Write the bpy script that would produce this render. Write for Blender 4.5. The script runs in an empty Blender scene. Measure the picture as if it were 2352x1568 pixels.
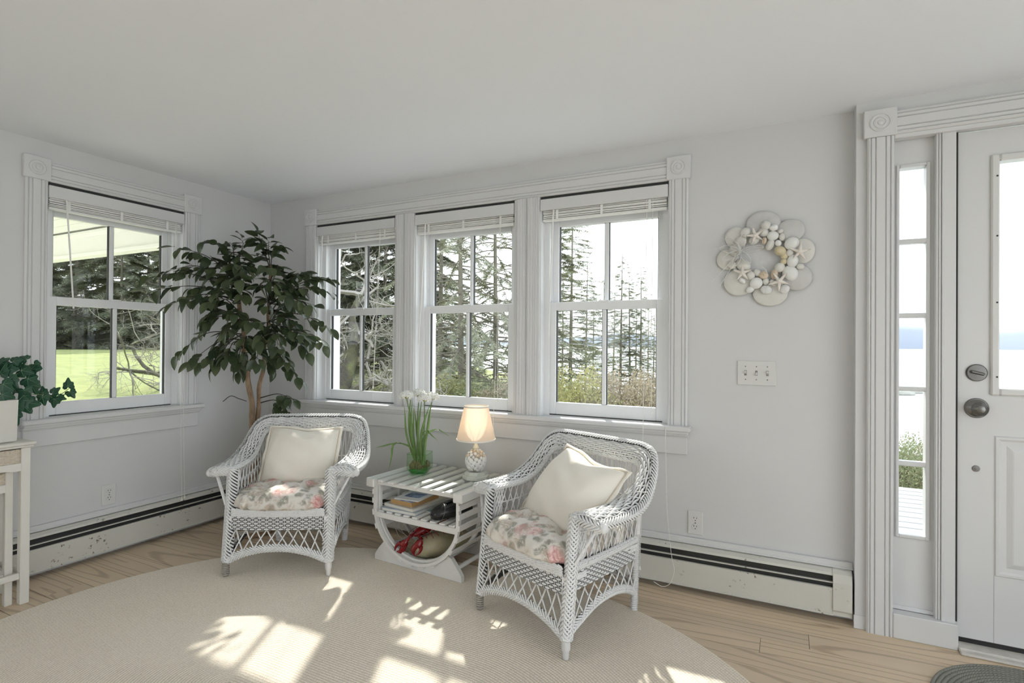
import bpy, math, random
import numpy as np
from mathutils import Vector, Matrix

S = bpy.context.scene
COL = S.collection
PI = math.pi

# ------------------------------------------------------------------ camera
F_PX, IMG_W, IMG_H = 1241.512, 2352.0, 1568.0
CAM = np.array([3.35685, -2.73806, 1.17306])
YAW, PITCH, ROLL = 0.464972, 0.0050003, 0.0065943
_fw = np.array([-math.sin(YAW) * math.cos(PITCH), math.cos(YAW) * math.cos(PITCH), math.sin(PITCH)])
_r0 = np.array([math.cos(YAW), math.sin(YAW), 0.0])
_u0 = np.cross(_r0, _fw)
_rt = math.cos(ROLL) * _r0 + math.sin(ROLL) * _u0
_up = -math.sin(ROLL) * _r0 + math.cos(ROLL) * _u0
camd = bpy.data.cameras.new('camera')
camd.sensor_width = 36.0
camd.lens = F_PX / IMG_W * 36.0
camd.clip_start, camd.clip_end = 0.05, 20000.0
cam = bpy.data.objects.new('camera', camd)
COL.objects.link(cam)
cam.matrix_world = Matrix(((_rt[0], _up[0], -_fw[0], CAM[0]), (_rt[1], _up[1], -_fw[1], CAM[1]),
                           (_rt[2], _up[2], -_fw[2], CAM[2]), (0, 0, 0, 1)))
S.camera = cam


def ray(px, py):
    return _fw + _rt * (px - IMG_W / 2) / F_PX - _up * (py - IMG_H / 2) / F_PX


def at(px, py, ax, val):
    """point where the sight line through a photo pixel meets the plane ax = val"""
    d = ray(px, py)
    k = 'xyz'.index(ax)
    return CAM + d * (val - CAM[k]) / d[k]


def at_depth(px, py, depth):
    return CAM + ray(px, py) * depth


# ------------------------------------------------------------------ sky, sun, exposure
SKY_STRENGTH = 1.45
w = bpy.data.worlds.new('sky')
S.world = w
w.use_nodes = True
nt = w.node_tree
nt.nodes.clear()
_o = nt.nodes.new('ShaderNodeOutputWorld')
_b = nt.nodes.new('ShaderNodeBackground')
_tc = nt.nodes.new('ShaderNodeTexCoord')
_sp = nt.nodes.new('ShaderNodeSeparateXYZ')
_cr = nt.nodes.new('ShaderNodeValToRGB')
_cr.color_ramp.elements[0].position = 0.0
_cr.color_ramp.elements[0].color = (0.92, 0.965, 1.0, 1)
_cr.color_ramp.elements[1].position = 1.0
_cr.color_ramp.elements[1].color = (0.79, 0.895, 1.0, 1)
nt.links.new(_tc.outputs['Generated'], _sp.inputs[0])
nt.links.new(_sp.outputs['Z'], _cr.inputs[0])
nt.links.new(_cr.outputs[0], _b.inputs[0])
_b.inputs[1].default_value = SKY_STRENGTH
nt.links.new(_b.outputs[0], _o.inputs[0])

sund = bpy.data.lights.new('sun', 'SUN')
sund.energy = 3.0
sund.angle = math.radians(1.2)
sund.color = (1.0, 0.96, 0.88)
sun = bpy.data.objects.new('sun', sund)
COL.objects.link(sun)
_el = math.radians(46.0)
_az = Vector((0.455, -0.89, 0)).normalized()
_dir = Vector((_az.x * math.cos(_el), _az.y * math.cos(_el), -math.sin(_el)))
sun.rotation_euler = _dir.to_track_quat('-Z', 'Y').to_euler()
sun.location = (-4, 8, 9)

S.view_settings.view_transform = 'Standard'
S.view_settings.look = 'None'
S.view_settings.gamma = 1.0
S.view_settings.use_curve_mapping = False
S.view_settings.exposure = 1.04
S.cycles.use_denoising = True
S.cycles.max_bounces = 7
S.cycles.diffuse_bounces = 5
S.cycles.glossy_bounces = 2
S.cycles.transmission_bounces = 3
S.cycles.transparent_max_bounces = 12
S.cycles.caustics_reflective = False
S.cycles.caustics_refractive = False
S.cycles.sample_clamp_indirect = 6.0
S.cycles.use_light_tree = False
S.cycles.use_adaptive_sampling = True
S.cycles.adaptive_threshold = 0.06


def portal(loc, rot, sx, sy):
    """sampling portal in a window opening: gives off no light of its own"""
    d = bpy.data.lights.new('window_portal', 'AREA')
    d.shape = 'RECTANGLE'
    d.size, d.size_y = sx, sy
    d.cycles.is_portal = True
    o = bpy.data.objects.new('window_portal', d)
    o.location, o.rotation_euler = loc, rot
    COL.objects.link(o)


# ------------------------------------------------------------------ mesh helpers
def nrm(v):
    v = np.asarray(v, float)
    n = np.linalg.norm(v, axis=-1, keepdims=True)
    return v / np.maximum(n, 1e-12)


class MB:
    """collects shapes; build() links them as one mesh object"""

    def __init__(self):
        self.v, self.f, self.uv, self.n = [], [], [], 0

    def add(self, verts, *faces, uv=None):
        verts = np.asarray(verts, float).reshape(-1, 3)
        for fa in faces:
            fa = np.asarray(fa, np.int64)
            if fa.size:
                self.f.append(fa + self.n)
        self.v.append(verts)
        self.uv.append(np.zeros((len(verts), 2)) if uv is None else np.asarray(uv, float).reshape(-1, 2))
        self.n += len(verts)
        return self

    def box(self, lo, hi, M=None, bev=0.0):
        lo, hi = np.minimum(lo, hi).astype(float), np.maximum(lo, hi).astype(float)
        if bev <= 0:
            c = np.array([[x, y, z] for x in (0, 1) for y in (0, 1) for z in (0, 1)], float)
            v = lo + c * (hi - lo)
            f = [[0, 1, 3, 2], [4, 6, 7, 5], [0, 4, 5, 1], [2, 3, 7, 6], [0, 2, 6, 4], [1, 5, 7, 3]]
            if M is not None:
                v = v @ np.asarray(M)[:3, :3].T + np.asarray(M)[:3, 3]
            return self.add(v, f)
        b = min(bev, 0.49 * float((hi - lo).min()))
        v, idx = [], {}
        for ix in (0, 1):
            for iy in (0, 1):
                for iz in (0, 1):
                    s = (ix, iy, iz)
                    base = [hi[k] if s[k] else lo[k] for k in range(3)]
                    for k in range(3):
                        p = [base[j] + (0 if j == k else (-b if s[j] else b)) for j in range(3)]
                        idx[(s, k)] = len(v)
                        v.append(p)
        q, t = [], []
        for k in range(3):
            a, c = [j for j in range(3) if j != k]
            for sk in (0, 1):
                loop = []
                for sa, sc in ((0, 0), (1, 0), (1, 1), (0, 1)):
                    s = [0, 0, 0]
                    s[k], s[a], s[c] = sk, sa, sc
                    loop.append(idx[(tuple(s), k)])
                q.append(loop)
            for sa in (0, 1):
                for sc in (0, 1):
                    s0, s1 = [0, 0, 0], [0, 0, 0]
                    s0[a] = s1[a] = sa
                    s0[c] = s1[c] = sc
                    s1[k] = 1
                    q.append([idx[(tuple(s0), a)], idx[(tuple(s1), a)], idx[(tuple(s1), c)], idx[(tuple(s0), c)]])
        for ix in (0, 1):
            for iy in (0, 1):
                for iz in (0, 1):
                    t.append([idx[((ix, iy, iz), k)] for k in range(3)])
        v = np.array(v)
        if M is not None:
            v = v @ np.asarray(M)[:3, :3].T + np.asarray(M)[:3, 3]
        return self.add(v, q, t)

    def bar(self, p0, p1, wd, th, upv=(0, 0, 1), bev=0.0):
        """rectangular stick from p0 to p1: wd along the side, th along up"""
        p0, p1 = np.asarray(p0, float), np.asarray(p1, float)
        d = p1 - p0
        L = np.linalg.norm(d)
        d = d / L
        s = np.cross(d, upv)
        if np.linalg.norm(s) < 1e-6:
            s = np.cross(d, (1, 0, 0))
        s = nrm(s)
        u = np.cross(s, d)
        M = np.eye(4)
        M[:3, 0], M[:3, 1], M[:3, 2], M[:3, 3] = d, s, u, p0
        return self.box((0, -wd / 2, -th / 2), (L, wd / 2, th / 2), M, bev)

    def grid(self, P, wrap_u=False, wrap_v=False, uv=None):
        P = np.asarray(P, float)
        nu, nv = P.shape[:2]
        iu = np.arange(nu if wrap_u else nu - 1)
        iv = np.arange(nv if wrap_v else nv - 1)
        a, b = np.meshgrid(iu, iv, indexing='ij')
        a2, b2 = (a + 1) % nu, (b + 1) % nv
        q = np.stack([a * nv + b, a2 * nv + b, a2 * nv + b2, a * nv + b2], -1).reshape(-1, 4)
        return self.add(P.reshape(-1, 3), q, uv=uv)

    def tube(self, pts, r, sides=6, closed=False, cap=True, flat=1.0, nrml=None):
        """tube along a polyline; flat<1 squashes it along nrml"""
        pts = np.asarray(pts, float)
        n = len(pts)
        r = np.broadcast_to(np.asarray(r, float), (n,))
        if closed:
            t = np.roll(pts, -1, 0) - np.roll(pts, 1, 0)
        else:
            t = np.gradient(pts, axis=0)
        t = nrm(t)
        if nrml is not None:
            N = np.broadcast_to(np.asarray(nrml, float), (n, 3))
            N = nrm(N - t * (N * t).sum(1, keepdims=True))
        else:
            N = np.zeros((n, 3))
            a = np.array([0, 0, 1.0]) if abs(t[0][2]) < 0.9 else np.array([1.0, 0, 0])
            N[0] = nrm(a - t[0] * a.dot(t[0]))
            for i in range(1, n):
                x = N[i - 1] - t[i] * N[i - 1].dot(t[i])
                L = np.linalg.norm(x)
                N[i] = x / L if L > 1e-6 else N[i - 1]
        B = np.cross(t, N)
        ang = np.arange(sides) / sides * 2 * PI
        ring = (pts[:, None, :] + r[:, None, None] * (np.cos(ang)[None, :, None] * N[:, None, :] * flat
                                                      + np.sin(ang)[None, :, None] * B[:, None, :]))
        base = self.n
        self.grid(ring, wrap_u=closed, wrap_v=True)
        if cap and not closed:
            self.f.append(np.array([list(range(sides - 1, -1, -1))]) + base)
            self.f.append(np.array([list(range(sides))]) + base + (n - 1) * sides)
        return self

    def tubes(self, P, r, sides=5, flat=1.0, nrml=None):
        for p in P:
            self.tube(p, r, sides, False, True, flat, nrml)
        return self

    def lathe(self, prof, n=32, c=(0, 0, 0), axis='z', a0=0.0, phase=0.0):
        prof = np.asarray(prof, float)
        ang = np.arange(n) / n * 2 * PI + phase
        P = np.zeros((len(prof), n, 3))
        P[:, :, 0] = prof[:, 0:1] * np.cos(ang)
        P[:, :, 1] = prof[:, 0:1] * np.sin(ang)
        P[:, :, 2] = prof[:, 1:2]
        if axis == 'y':
            P = np.stack([P[:, :, 0], -P[:, :, 2], P[:, :, 1]], -1)
        elif axis == 'x':
            P = np.stack([P[:, :, 2], P[:, :, 0], P[:, :, 1]], -1)
        return self.grid(P + np.asarray(c, float), wrap_v=True)

    def prism(self, poly, d, M=None):
        """polygon in local xy pushed along z by d"""
        poly = np.asarray(poly, float)
        n = len(poly)
        v = np.zeros((2 * n, 3))
        v[:n, :2] = poly
        v[n:, :2] = poly
        v[n:, 2] = d
        if M is not None:
            v = v @ np.asarray(M)[:3, :3].T + np.asarray(M)[:3, 3]
        q = [[i, (i + 1) % n, n + (i + 1) % n, n + i] for i in range(n)]
        b = self.n
        self.add(v, q)
        self.f.append(np.array([list(range(n - 1, -1, -1))]) + b)
        self.f.append(np.array([list(range(n, 2 * n))]) + b)
        return self

    def ell(self, c, r, nu=12, nv=8, M=None):
        th = np.linspace(0, PI, nv + 1)
        ph = np.arange(nu) / nu * 2 * PI
        P = np.stack([np.sin(th)[:, None] * np.cos(ph), np.sin(th)[:, None] * np.sin(ph),
                      np.cos(th)[:, None] * np.ones(nu)], -1) * np.asarray(r, float)
        if M is not None:
            P = P @ np.asarray(M)[:3, :3].T
        return self.grid(P + np.asarray(c, float), wrap_v=True)

    def mesh(self, name, mat, smooth=False):
        V = np.concatenate(self.v) if self.v else np.zeros((0, 3))
        me = bpy.data.meshes.new(name)
        sizes = np.concatenate([np.full(len(f), f.shape[1]) for f in self.f])
        loops = np.concatenate([f.reshape(-1) for f in self.f])
        me.vertices.add(len(V))
        me.vertices.foreach_set('co', V.astype(np.float32).ravel())
        me.loops.add(len(loops))
        me.loops.foreach_set('vertex_index', loops.astype(np.int32))
        me.polygons.add(len(sizes))
        st = np.concatenate([[0], np.cumsum(sizes)[:-1]])
        me.polygons.foreach_set('loop_start', st.astype(np.int32))
        me.polygons.foreach_set('loop_total', sizes.astype(np.int32))
        me.polygons.foreach_set('use_smooth', np.full(len(sizes), bool(smooth)))
        me.update(calc_edges=True)
        UV = np.concatenate(self.uv)
        if np.any(UV):
            ul = me.uv_layers.new(name='UVMap')
            ul.data.foreach_set('uv', UV[loops].astype(np.float32).ravel())
        me.validate()
        if mat is not None:
            for m_ in (mat if isinstance(mat, (list, tuple)) else [mat]):
                me.materials.append(m_)
        return me

    def build(self, name, mat, parent=None, smooth=False, loc=None, label=None):
        me = self.mesh(name, mat, smooth)
        o = bpy.data.objects.new(name, me)
        COL.objects.link(o)
        if parent is not None:
            o.parent = parent
        if loc is not None:
            o.location = loc
        if label:
            o['label'] = label
        return o


def autosmooth(o, ang=40):
    """mark edges sharper than ang as sharp and shade the rest smooth"""
    me = o.data
    for p in me.polygons:
        p.use_smooth = True
    try:
        me.set_sharp_from_angle(angle=math.radians(ang))
    except Exception:
        pass
    return o


def inst(me, name, parent=None, M=None, loc=None, label=None):
    o = bpy.data.objects.new(name, me)
    COL.objects.link(o)
    if parent is not None:
        o.parent = parent
    if M is not None:
        o.matrix_local = M
    if loc is not None:
        o.location = loc
    if label:
        o['label'] = label
    return o


def thing(name, label, cat, loc=(0, 0, 0), rz=0.0, group=None):
    o = bpy.data.objects.new(name, None)
    COL.objects.link(o)
    o.empty_display_size = 0.1
    o.location = loc
    o.rotation_euler = (0, 0, rz)
    o['label'], o['category'] = label, cat
    if group:
        o['group'] = group
    return o


def tag(o, label, cat=None, group=None, kind=None):
    o['label'] = label
    if cat:
        o['category'] = cat
    if group:
        o['group'] = group
    if kind:
        o['kind'] = kind
    return o


def struct(name, label, loc=(0, 0, 0), rz=0.0):
    o = bpy.data.objects.new(name, None)
    COL.objects.link(o)
    o.empty_display_size = 0.1
    o.location = loc
    o.rotation_euler = (0, 0, rz)
    o['kind'] = 'structure'
    o['label'] = label
    return o


def copy_tree(o, parent=None):
    c = o.copy()
    COL.objects.link(c)
    c.parent = parent
    for ch in list(o.children):
        copy_tree(ch, c)
    return c


def smoothstep(a, b, x):
    t = np.clip((np.asarray(x, float) - a) / (b - a), 0, 1)
    return t * t * (3 - 2 * t)


def spline(P, n):
    """Catmull-Rom through the rows of P, n samples"""
    P = np.asarray(P, float)
    m = len(P)
    Q = np.concatenate([[2 * P[0] - P[1]], P, [2 * P[-1] - P[-2]]])
    t = np.linspace(0, m - 1, n)
    i = np.minimum(t.astype(int), m - 2)
    u = (t - i)[:, None]
    a, b, c, d = Q[i], Q[i + 1], Q[i + 2], Q[i + 3]
    return 0.5 * ((2 * b) + (-a + c) * u + (2 * a - 5 * b + 4 * c - d) * u ** 2 + (-a + 3 * b - 3 * c + d) * u ** 3)


def mat4(x, y, z, p):
    M = Matrix.Identity(4)
    for i, v in enumerate((x, y, z, p)):
        for k in range(3):
            M[k][i] = v[k]
    return M


# ------------------------------------------------------------------ materials
MATS = {}


def srgb(r, g, b):
    f = lambda c: (c / 255 / 12.92) if c / 255 <= 0.04045 else ((c / 255 + 0.055) / 1.055) ** 2.4
    return (f(r), f(g), f(b), 1)


class NB:
    """short-hand for node building"""

    def __init__(self, name):
        self.m = bpy.data.materials.new(name)
        self.m.use_nodes = True
        self.t = self.m.node_tree
        self.b = self.t.nodes['Principled BSDF']
        self.out = self.t.nodes['Material Output']
        MATS[name] = self.m

    def n(self, typ, **kw):
        nd = self.t.nodes.new('ShaderNode' + typ)
        for k, v in kw.items():
            if k in nd.inputs:
                nd.inputs[k].default_value = v
            else:
                setattr(nd, k, v)
        return nd

    def l(self, a, b):
        self.t.links.new(a, b)

    def coord(self, kind='Object', scale=(1, 1, 1)):
        tc = self.n('TexCoord')
        mp = self.n('Mapping')
        mp.inputs['Scale'].default_value = scale
        self.l(tc.outputs[kind], mp.inputs[0])
        return mp.outputs[0]

    def noise(self, vec, scale, detail=4, rough=0.55, dist=0.0):
        nd = self.n('TexNoise')
        nd.inputs['Scale'].default_value = scale
        nd.inputs['Detail'].default_value = detail
        nd.inputs['Roughness'].default_value = rough
        nd.inputs['Distortion'].default_value = dist
        if vec is not None:
            self.l(vec, nd.inputs['Vector'])
        return nd.outputs['Fac']

    def ramp(self, fac, stops, interp='LINEAR'):
        nd = self.n('ValToRGB')
        cr = nd.color_ramp
        cr.interpolation = interp
        while len(cr.elements) < len(stops):
            cr.elements.new(0.5)
        for e, (p, c) in zip(cr.elements, stops):
            e.position = p
            e.color = c if len(c) == 4 else (*c, 1)
        self.l(fac, nd.inputs[0])
        return nd.outputs[0]

    def mix(self, fac, a, b, typ='MIX'):
        nd = self.n('MixRGB', blend_type=typ)
        for s, v in ((0, fac), (1, a), (2, b)):
            if hasattr(v, 'is_output'):
                self.l(v, nd.inputs[s])
            else:
                nd.inputs[s].default_value = v
        return nd.outputs[0]

    def math(self, op, a, b=None):
        nd = self.n('Math', operation=op)
        for s, v in ((0, a), (1, b)):
            if v is None:
                continue
            if hasattr(v, 'is_output'):
                self.l(v, nd.inputs[s])
            else:
                nd.inputs[s].default_value = v
        return nd.outputs[0]

    def col(self, c):
        if hasattr(c, 'is_output'):
            self.l(c, self.b.inputs['Base Color'])
        else:
            self.b.inputs['Base Color'].default_value = c
        return self

    def bump(self, h, strength=0.3, dist=0.01):
        nd = self.n('Bump')
        nd.inputs['Strength'].default_value = strength
        nd.inputs['Distance'].default_value = dist
        self.l(h, nd.inputs['Height'])
        self.l(nd.outputs[0], self.b.inputs['Normal'])
        return self

    def set(self, **kw):
        for k, v in kw.items():
            self.b.inputs[k.replace('_', ' ')].default_value = v
        return self


def plain(name, c, rough=0.5, metal=0.0, var=0.0, vscale=8.0, bump=0.0, bscale=60.0):
    q = NB(name)
    q.set(Roughness=rough, Metallic=metal)
    if var or bump:
        v = q.coord('Object')
    if var:
        f = q.noise(v, vscale, 5)
        q.col(q.mix(f, tuple(x * (1 - var) for x in c[:3]) + (1,), tuple(min(1, x * (1 + var)) for x in c[:3]) + (1,)))
    else:
        q.col(c)
    if bump:
        q.bump(q.noise(v, bscale, 3), bump, 0.002)
    return q.m


WHITE = plain('trim_white_paint', (0.685, 0.685, 0.685, 1), 0.38, var=0.03, vscale=3, bump=0.05, bscale=40)
WALL = plain('wall_paint', (0.655, 0.655, 0.655, 1), 0.65, var=0.012, vscale=1.2, bump=0.06, bscale=180)
CEIL = plain('ceiling_paint', (0.86, 0.882, 0.92, 1), 0.8, var=0.01, vscale=0.8, bump=0.05, bscale=150)
SASH = plain('sash_white', (0.82, 0.83, 0.84, 1), 0.32)  # kept lighter than the trim: sunlit tone put into the colour
BLIND = plain('blind_vinyl', (0.84, 0.835, 0.81, 1), 0.45, var=0.05, vscale=14)
CORD = plain('cord_white', (0.85, 0.84, 0.80, 1), 0.6)
BLACK = plain('dark_gap', (0.02, 0.02, 0.018, 1), 0.6)
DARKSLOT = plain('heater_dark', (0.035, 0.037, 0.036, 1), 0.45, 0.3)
PEWTER = plain('pewter_metal', (0.21, 0.205, 0.195, 1), 0.33, 0.95, var=0.1, vscale=30)
PLASTIC = plain('white_plastic', (0.69, 0.685, 0.67, 1), 0.35)


def m_glass(name, tint=(0.97, 0.99, 0.98, 1), refl=1.0):
    """thin window pane: clear with a surface reflection"""
    q = NB(name)
    q.t.nodes.remove(q.b)
    tr = q.n('BsdfTransparent')
    tr.inputs[0].default_value = tint
    gl = q.n('BsdfGlossy')
    gl.inputs['Roughness'].default_value = 0.01
    fr = q.n('Fresnel')
    ge = q.n('NewGeometry')                # same reflection from either side of the thin sheet
    q.l(q.math('ADD', 1.45, q.math('MULTIPLY', ge.outputs['Backfacing'], 1 / 1.45 - 1.45)), fr.inputs['IOR'])
    mx = q.n('MixShader')
    q.l(q.math('MULTIPLY', fr.outputs[0], refl), mx.inputs[0])
    q.l(tr.outputs[0], mx.inputs[1])
    q.l(gl.outputs[0], mx.inputs[2])
    q.l(mx.outputs[0], q.out.inputs['Surface'])
    return q.m


GLASS = m_glass('window_glass')
TABLEGLASS = m_glass('table_glass', (0.975, 0.99, 0.985, 1), 0.4)
GREENTHICK = m_glass('green_thick_glass', (0.42, 0.80, 0.42, 1), 1.0)
GREENGLASS = m_glass('green_vase_glass', (0.82, 0.95, 0.80, 1), 1.2)


def m_heater():
    q = NB('heater_enamel')
    v = q.coord('Object')
    n1 = q.noise(v, 9, 6, 0.6)
    n2 = q.noise(v, 55, 3, 0.5)
    chip = q.math('MULTIPLY', q.ramp(n1, [(0.56, (0, 0, 0)), (0.62, (1, 1, 1))]), q.ramp(n2, [(0.60, (0, 0, 0)), (0.64, (1, 1, 1))]))
    base = q.mix(q.noise(v, 3, 4), (0.60, 0.59, 0.535, 1), (0.66, 0.65, 0.595, 1))
    q.col(q.mix(chip, base, (0.17, 0.13, 0.09, 1)))
    q.set(Roughness=0.42)
    return q.m


HEATER = m_heater()


def m_floor():
    q = NB('pine_floor')
    oi = q.n('ObjectInfo')
    tc = q.n('TexCoord')
    va = q.n('VectorMath', operation='ADD')
    q.l(tc.outputs['Object'], va.inputs[0])
    cmb = q.n('CombineXYZ')
    q.l(q.math('MULTIPLY', q.math('SUBTRACT', oi.outputs['Random'], 0.5), 2.4), cmb.inputs[0])
    q.l(q.math('MULTIPLY', q.math('SUBTRACT', q.math('FRACT', q.math('MULTIPLY', oi.outputs['Random'], 17.0)), 0.5), 0.22), cmb.inputs[1])
    q.l(q.math('MULTIPLY', oi.outputs['Random'], 41.0), cmb.inputs[2])
    q.l(cmb.outputs[0], va.inputs[1])
    mp = q.n('Mapping')
    mp.inputs['Scale'].default_value = (0.42, 5.5, 1)
    q.l(va.outputs[0], mp.inputs[0])
    nz = q.noise(mp.outputs[0], 1.6, 3, 0.5, 0.6)
    wv = q.n('TexWave', wave_type='RINGS', rings_direction='Z')
    wv.inputs['Scale'].default_value = 1.7
    wv.inputs['Distortion'].default_value = 4.6
    wv.inputs['Detail'].default_value = 2.5
    wv.inputs['Detail Scale'].default_value = 0.9
    q.l(mp.outputs[0], wv.inputs[0])
    mp2 = q.n('Mapping')
    mp2.inputs['Scale'].default_value = (2.0, 60, 1)
    q.l(va.outputs[0], mp2.inputs[0])
    fine = q.noise(mp2.outputs[0], 3, 4, 0.6)
    line = q.ramp(wv.outputs['Fac'], [(0.0, (1, 1, 1)), (0.05, (0.75, 0.75, 0.75)), (0.16, (0, 0, 0))])
    base = q.mix(nz, (0.60, 0.455, 0.305, 1), (0.77, 0.63, 0.465, 1))
    base = q.mix(q.math('MULTIPLY', fine, 0.35), base, (0.78, 0.66, 0.51, 1))
    base = q.mix(q.math('MULTIPLY', line, 0.42), base, (0.235, 0.15, 0.085, 1))
    tone = q.mix(oi.outputs['Random'], (0.90, 0.90, 0.90, 1), (1.06, 1.05, 1.03, 1))
    q.col(q.mix(1.0, base, tone, 'MULTIPLY'))
    q.set(Roughness=0.38)
    q.bump(fine, 0.06, 0.002)
    return q.m


FLOOR = m_floor()
SUBFLOOR = plain('subfloor_dark', (0.06, 0.045, 0.03, 1), 0.9)

# ================================================================== ROOM SHELL
RX, RY, RH = 5.45, -6.0, 2.186          # room: x 0..RX, y RY..0
JX, JY = 3.628, -0.071                 # where the door wall steps into the room
WT = 0.17                              # wall thickness
rnd = random.Random(7)

# floor ------------------------------------------------------------
sub = MB().box((-WT, RY - WT, -0.12), (RX + WT, WT, -0.02)).build('floor', SUBFLOOR)
tag(sub, 'pale pickled pine plank floor', kind='structure')
seams = [0.0, -0.10, -0.22, -0.340, -0.457, -0.57, -0.68, -0.855, -1.0, -1.173, -1.315]
while seams[-1] > RY:
    seams.append(max(RY, seams[-1] - 0.155))
butt = {3: [3.28], 4: [3.74, 1.2], 5: [3.1], 6: [2.5], 7: [4.6, 2.9], 8: [0.62, 3.9], 9: [2.1], 10: [0.33, 4.4]}
for i in range(len(seams) - 1):
    ya, yb = seams[i + 1], seams[i]
    if yb - ya < 0.02:
        continue
    cuts = sorted([0.0] + butt.get(i, [rnd.uniform(1.5, 4.5)]) + [RX])
    for a, b in zip(cuts[:-1], cuts[1:]):
        g = 0.0007
        MB().box((a + g - (a + b) / 2, ya + 2 * g - (ya + yb) / 2, -0.02), (b - g - (a + b) / 2, yb - 2 * g - (ya + yb) / 2, 0.0), bev=0.0006).build(
            'plank', FLOOR, sub, loc=((a + b) / 2, (ya + yb) / 2, 0.0))

tag(MB().box((-WT, RY - WT, RH), (RX + WT, WT, RH + 0.15)).build('ceiling', CEIL), 'flat off-white ceiling', kind='structure')


def wall_boxes(mb, u0, u1, z0, z1, d0, d1, holes, axis):
    """wall panel u0..u1 with rectangular holes (ua, ub, za, zb); axis 'x' runs along x"""
    us = sorted({u0, u1, *[h[0] for h in holes], *[h[1] for h in holes]})
    for a, b in zip(us[:-1], us[1:]):
        m = (a + b) / 2
        hs = sorted([(h[2], h[3]) for h in holes if h[0] < m < h[1]])
        z = z0
        for za, zb in hs + [(z1, z1)]:
            if za > z + 1e-6:
                if axis == 'x':
                    mb.box((a, d0, z), (b, d1, za))
                else:
                    mb.box((d0, a, z), (d1, b, za))
            z = max(z, zb)


W_Z0, W_Z1 = 0.757, 1.978               # visible window openings
BACK_OPEN = [(0.47, 1.155), (1.305, 2.0), (2.155, 2.85)]
LEFT_OPEN = (-1.345, -0.64)
m = MB()
wall_boxes(m, -WT, JX, -0.02, RH, 0.0, WT, [(a, b, W_Z0, W_Z1) for a, b in BACK_OPEN], 'x')
tag(m.build('wall_back', WALL), 'white painted wall with the triple window', kind='structure')
m = MB()
wall_boxes(m, RY - WT, 0.0, -0.02, RH, -WT, 0.0, [(*LEFT_OPEN, W_Z0, W_Z1), (-5.6, -3.4, 0.06, 2.10)], 'y')  # second opening, out of view, added to brighten the left floor
tag(m.build('wall_left', WALL), 'white painted wall with the single window', kind='structure')
D_X0, D_X1 = 3.757, 5.09                # door unit opening: sidelight, door, sidelight
D_ZT = 2.036
m = MB()
wall_boxes(m, JX, RX + WT, -0.02, RH, JY, WT, [(D_X0, D_X1, -0.02, D_ZT)], 'x')
tag(m.build('wall_door', WALL), 'short wall around the entrance door, stepping into the room', kind='structure')
# unseen walls behind the camera; openings added and sized for fill light
R_OPEN = [(-5.8, -3.1, 0.06, 2.10), (-3.0, -0.9, 0.06, 2.10)]
F_OPEN = [(0.25, 0.9, 0.06, 2.10)]
m = MB()
wall_boxes(m, RY - WT, JY, -0.02, RH, RX, RX + WT, R_OPEN, 'y')
tag(m.build('wall_right', WALL), 'unseen wall on the right with tall openings added for daylight', kind='structure')
m = MB()
wall_boxes(m, 0.0, RX, -0.02, RH, RY - WT, RY, F_OPEN, 'x')
tag(m.build('wall_front', WALL), 'unseen wall behind the viewpoint with a tall opening added for daylight', kind='structure')
for a, b, z0, z1 in R_OPEN:
    portal((RX + 0.1, (a + b) / 2, (z0 + z1) / 2), (0, PI / 2, 0), z1 - z0, b - a)
for a, b, z0, z1 in F_OPEN:
    portal(((a + b) / 2, RY - 0.1, (z0 + z1) / 2), (PI / 2, 0, 0), b - a, z1 - z0)
portal((-0.1, -4.5, 1.08), (0, -PI / 2, 0), 2.04, 2.2)
for a, b in BACK_OPEN:
    portal(((a + b) / 2, 0.16, 1.35), (-PI / 2, 0, 0), b - a, 1.2)
portal((-0.16, sum(LEFT_OPEN) / 2, 1.35), (0, -PI / 2, 0), 1.2, LEFT_OPEN[1] - LEFT_OPEN[0])


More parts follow.
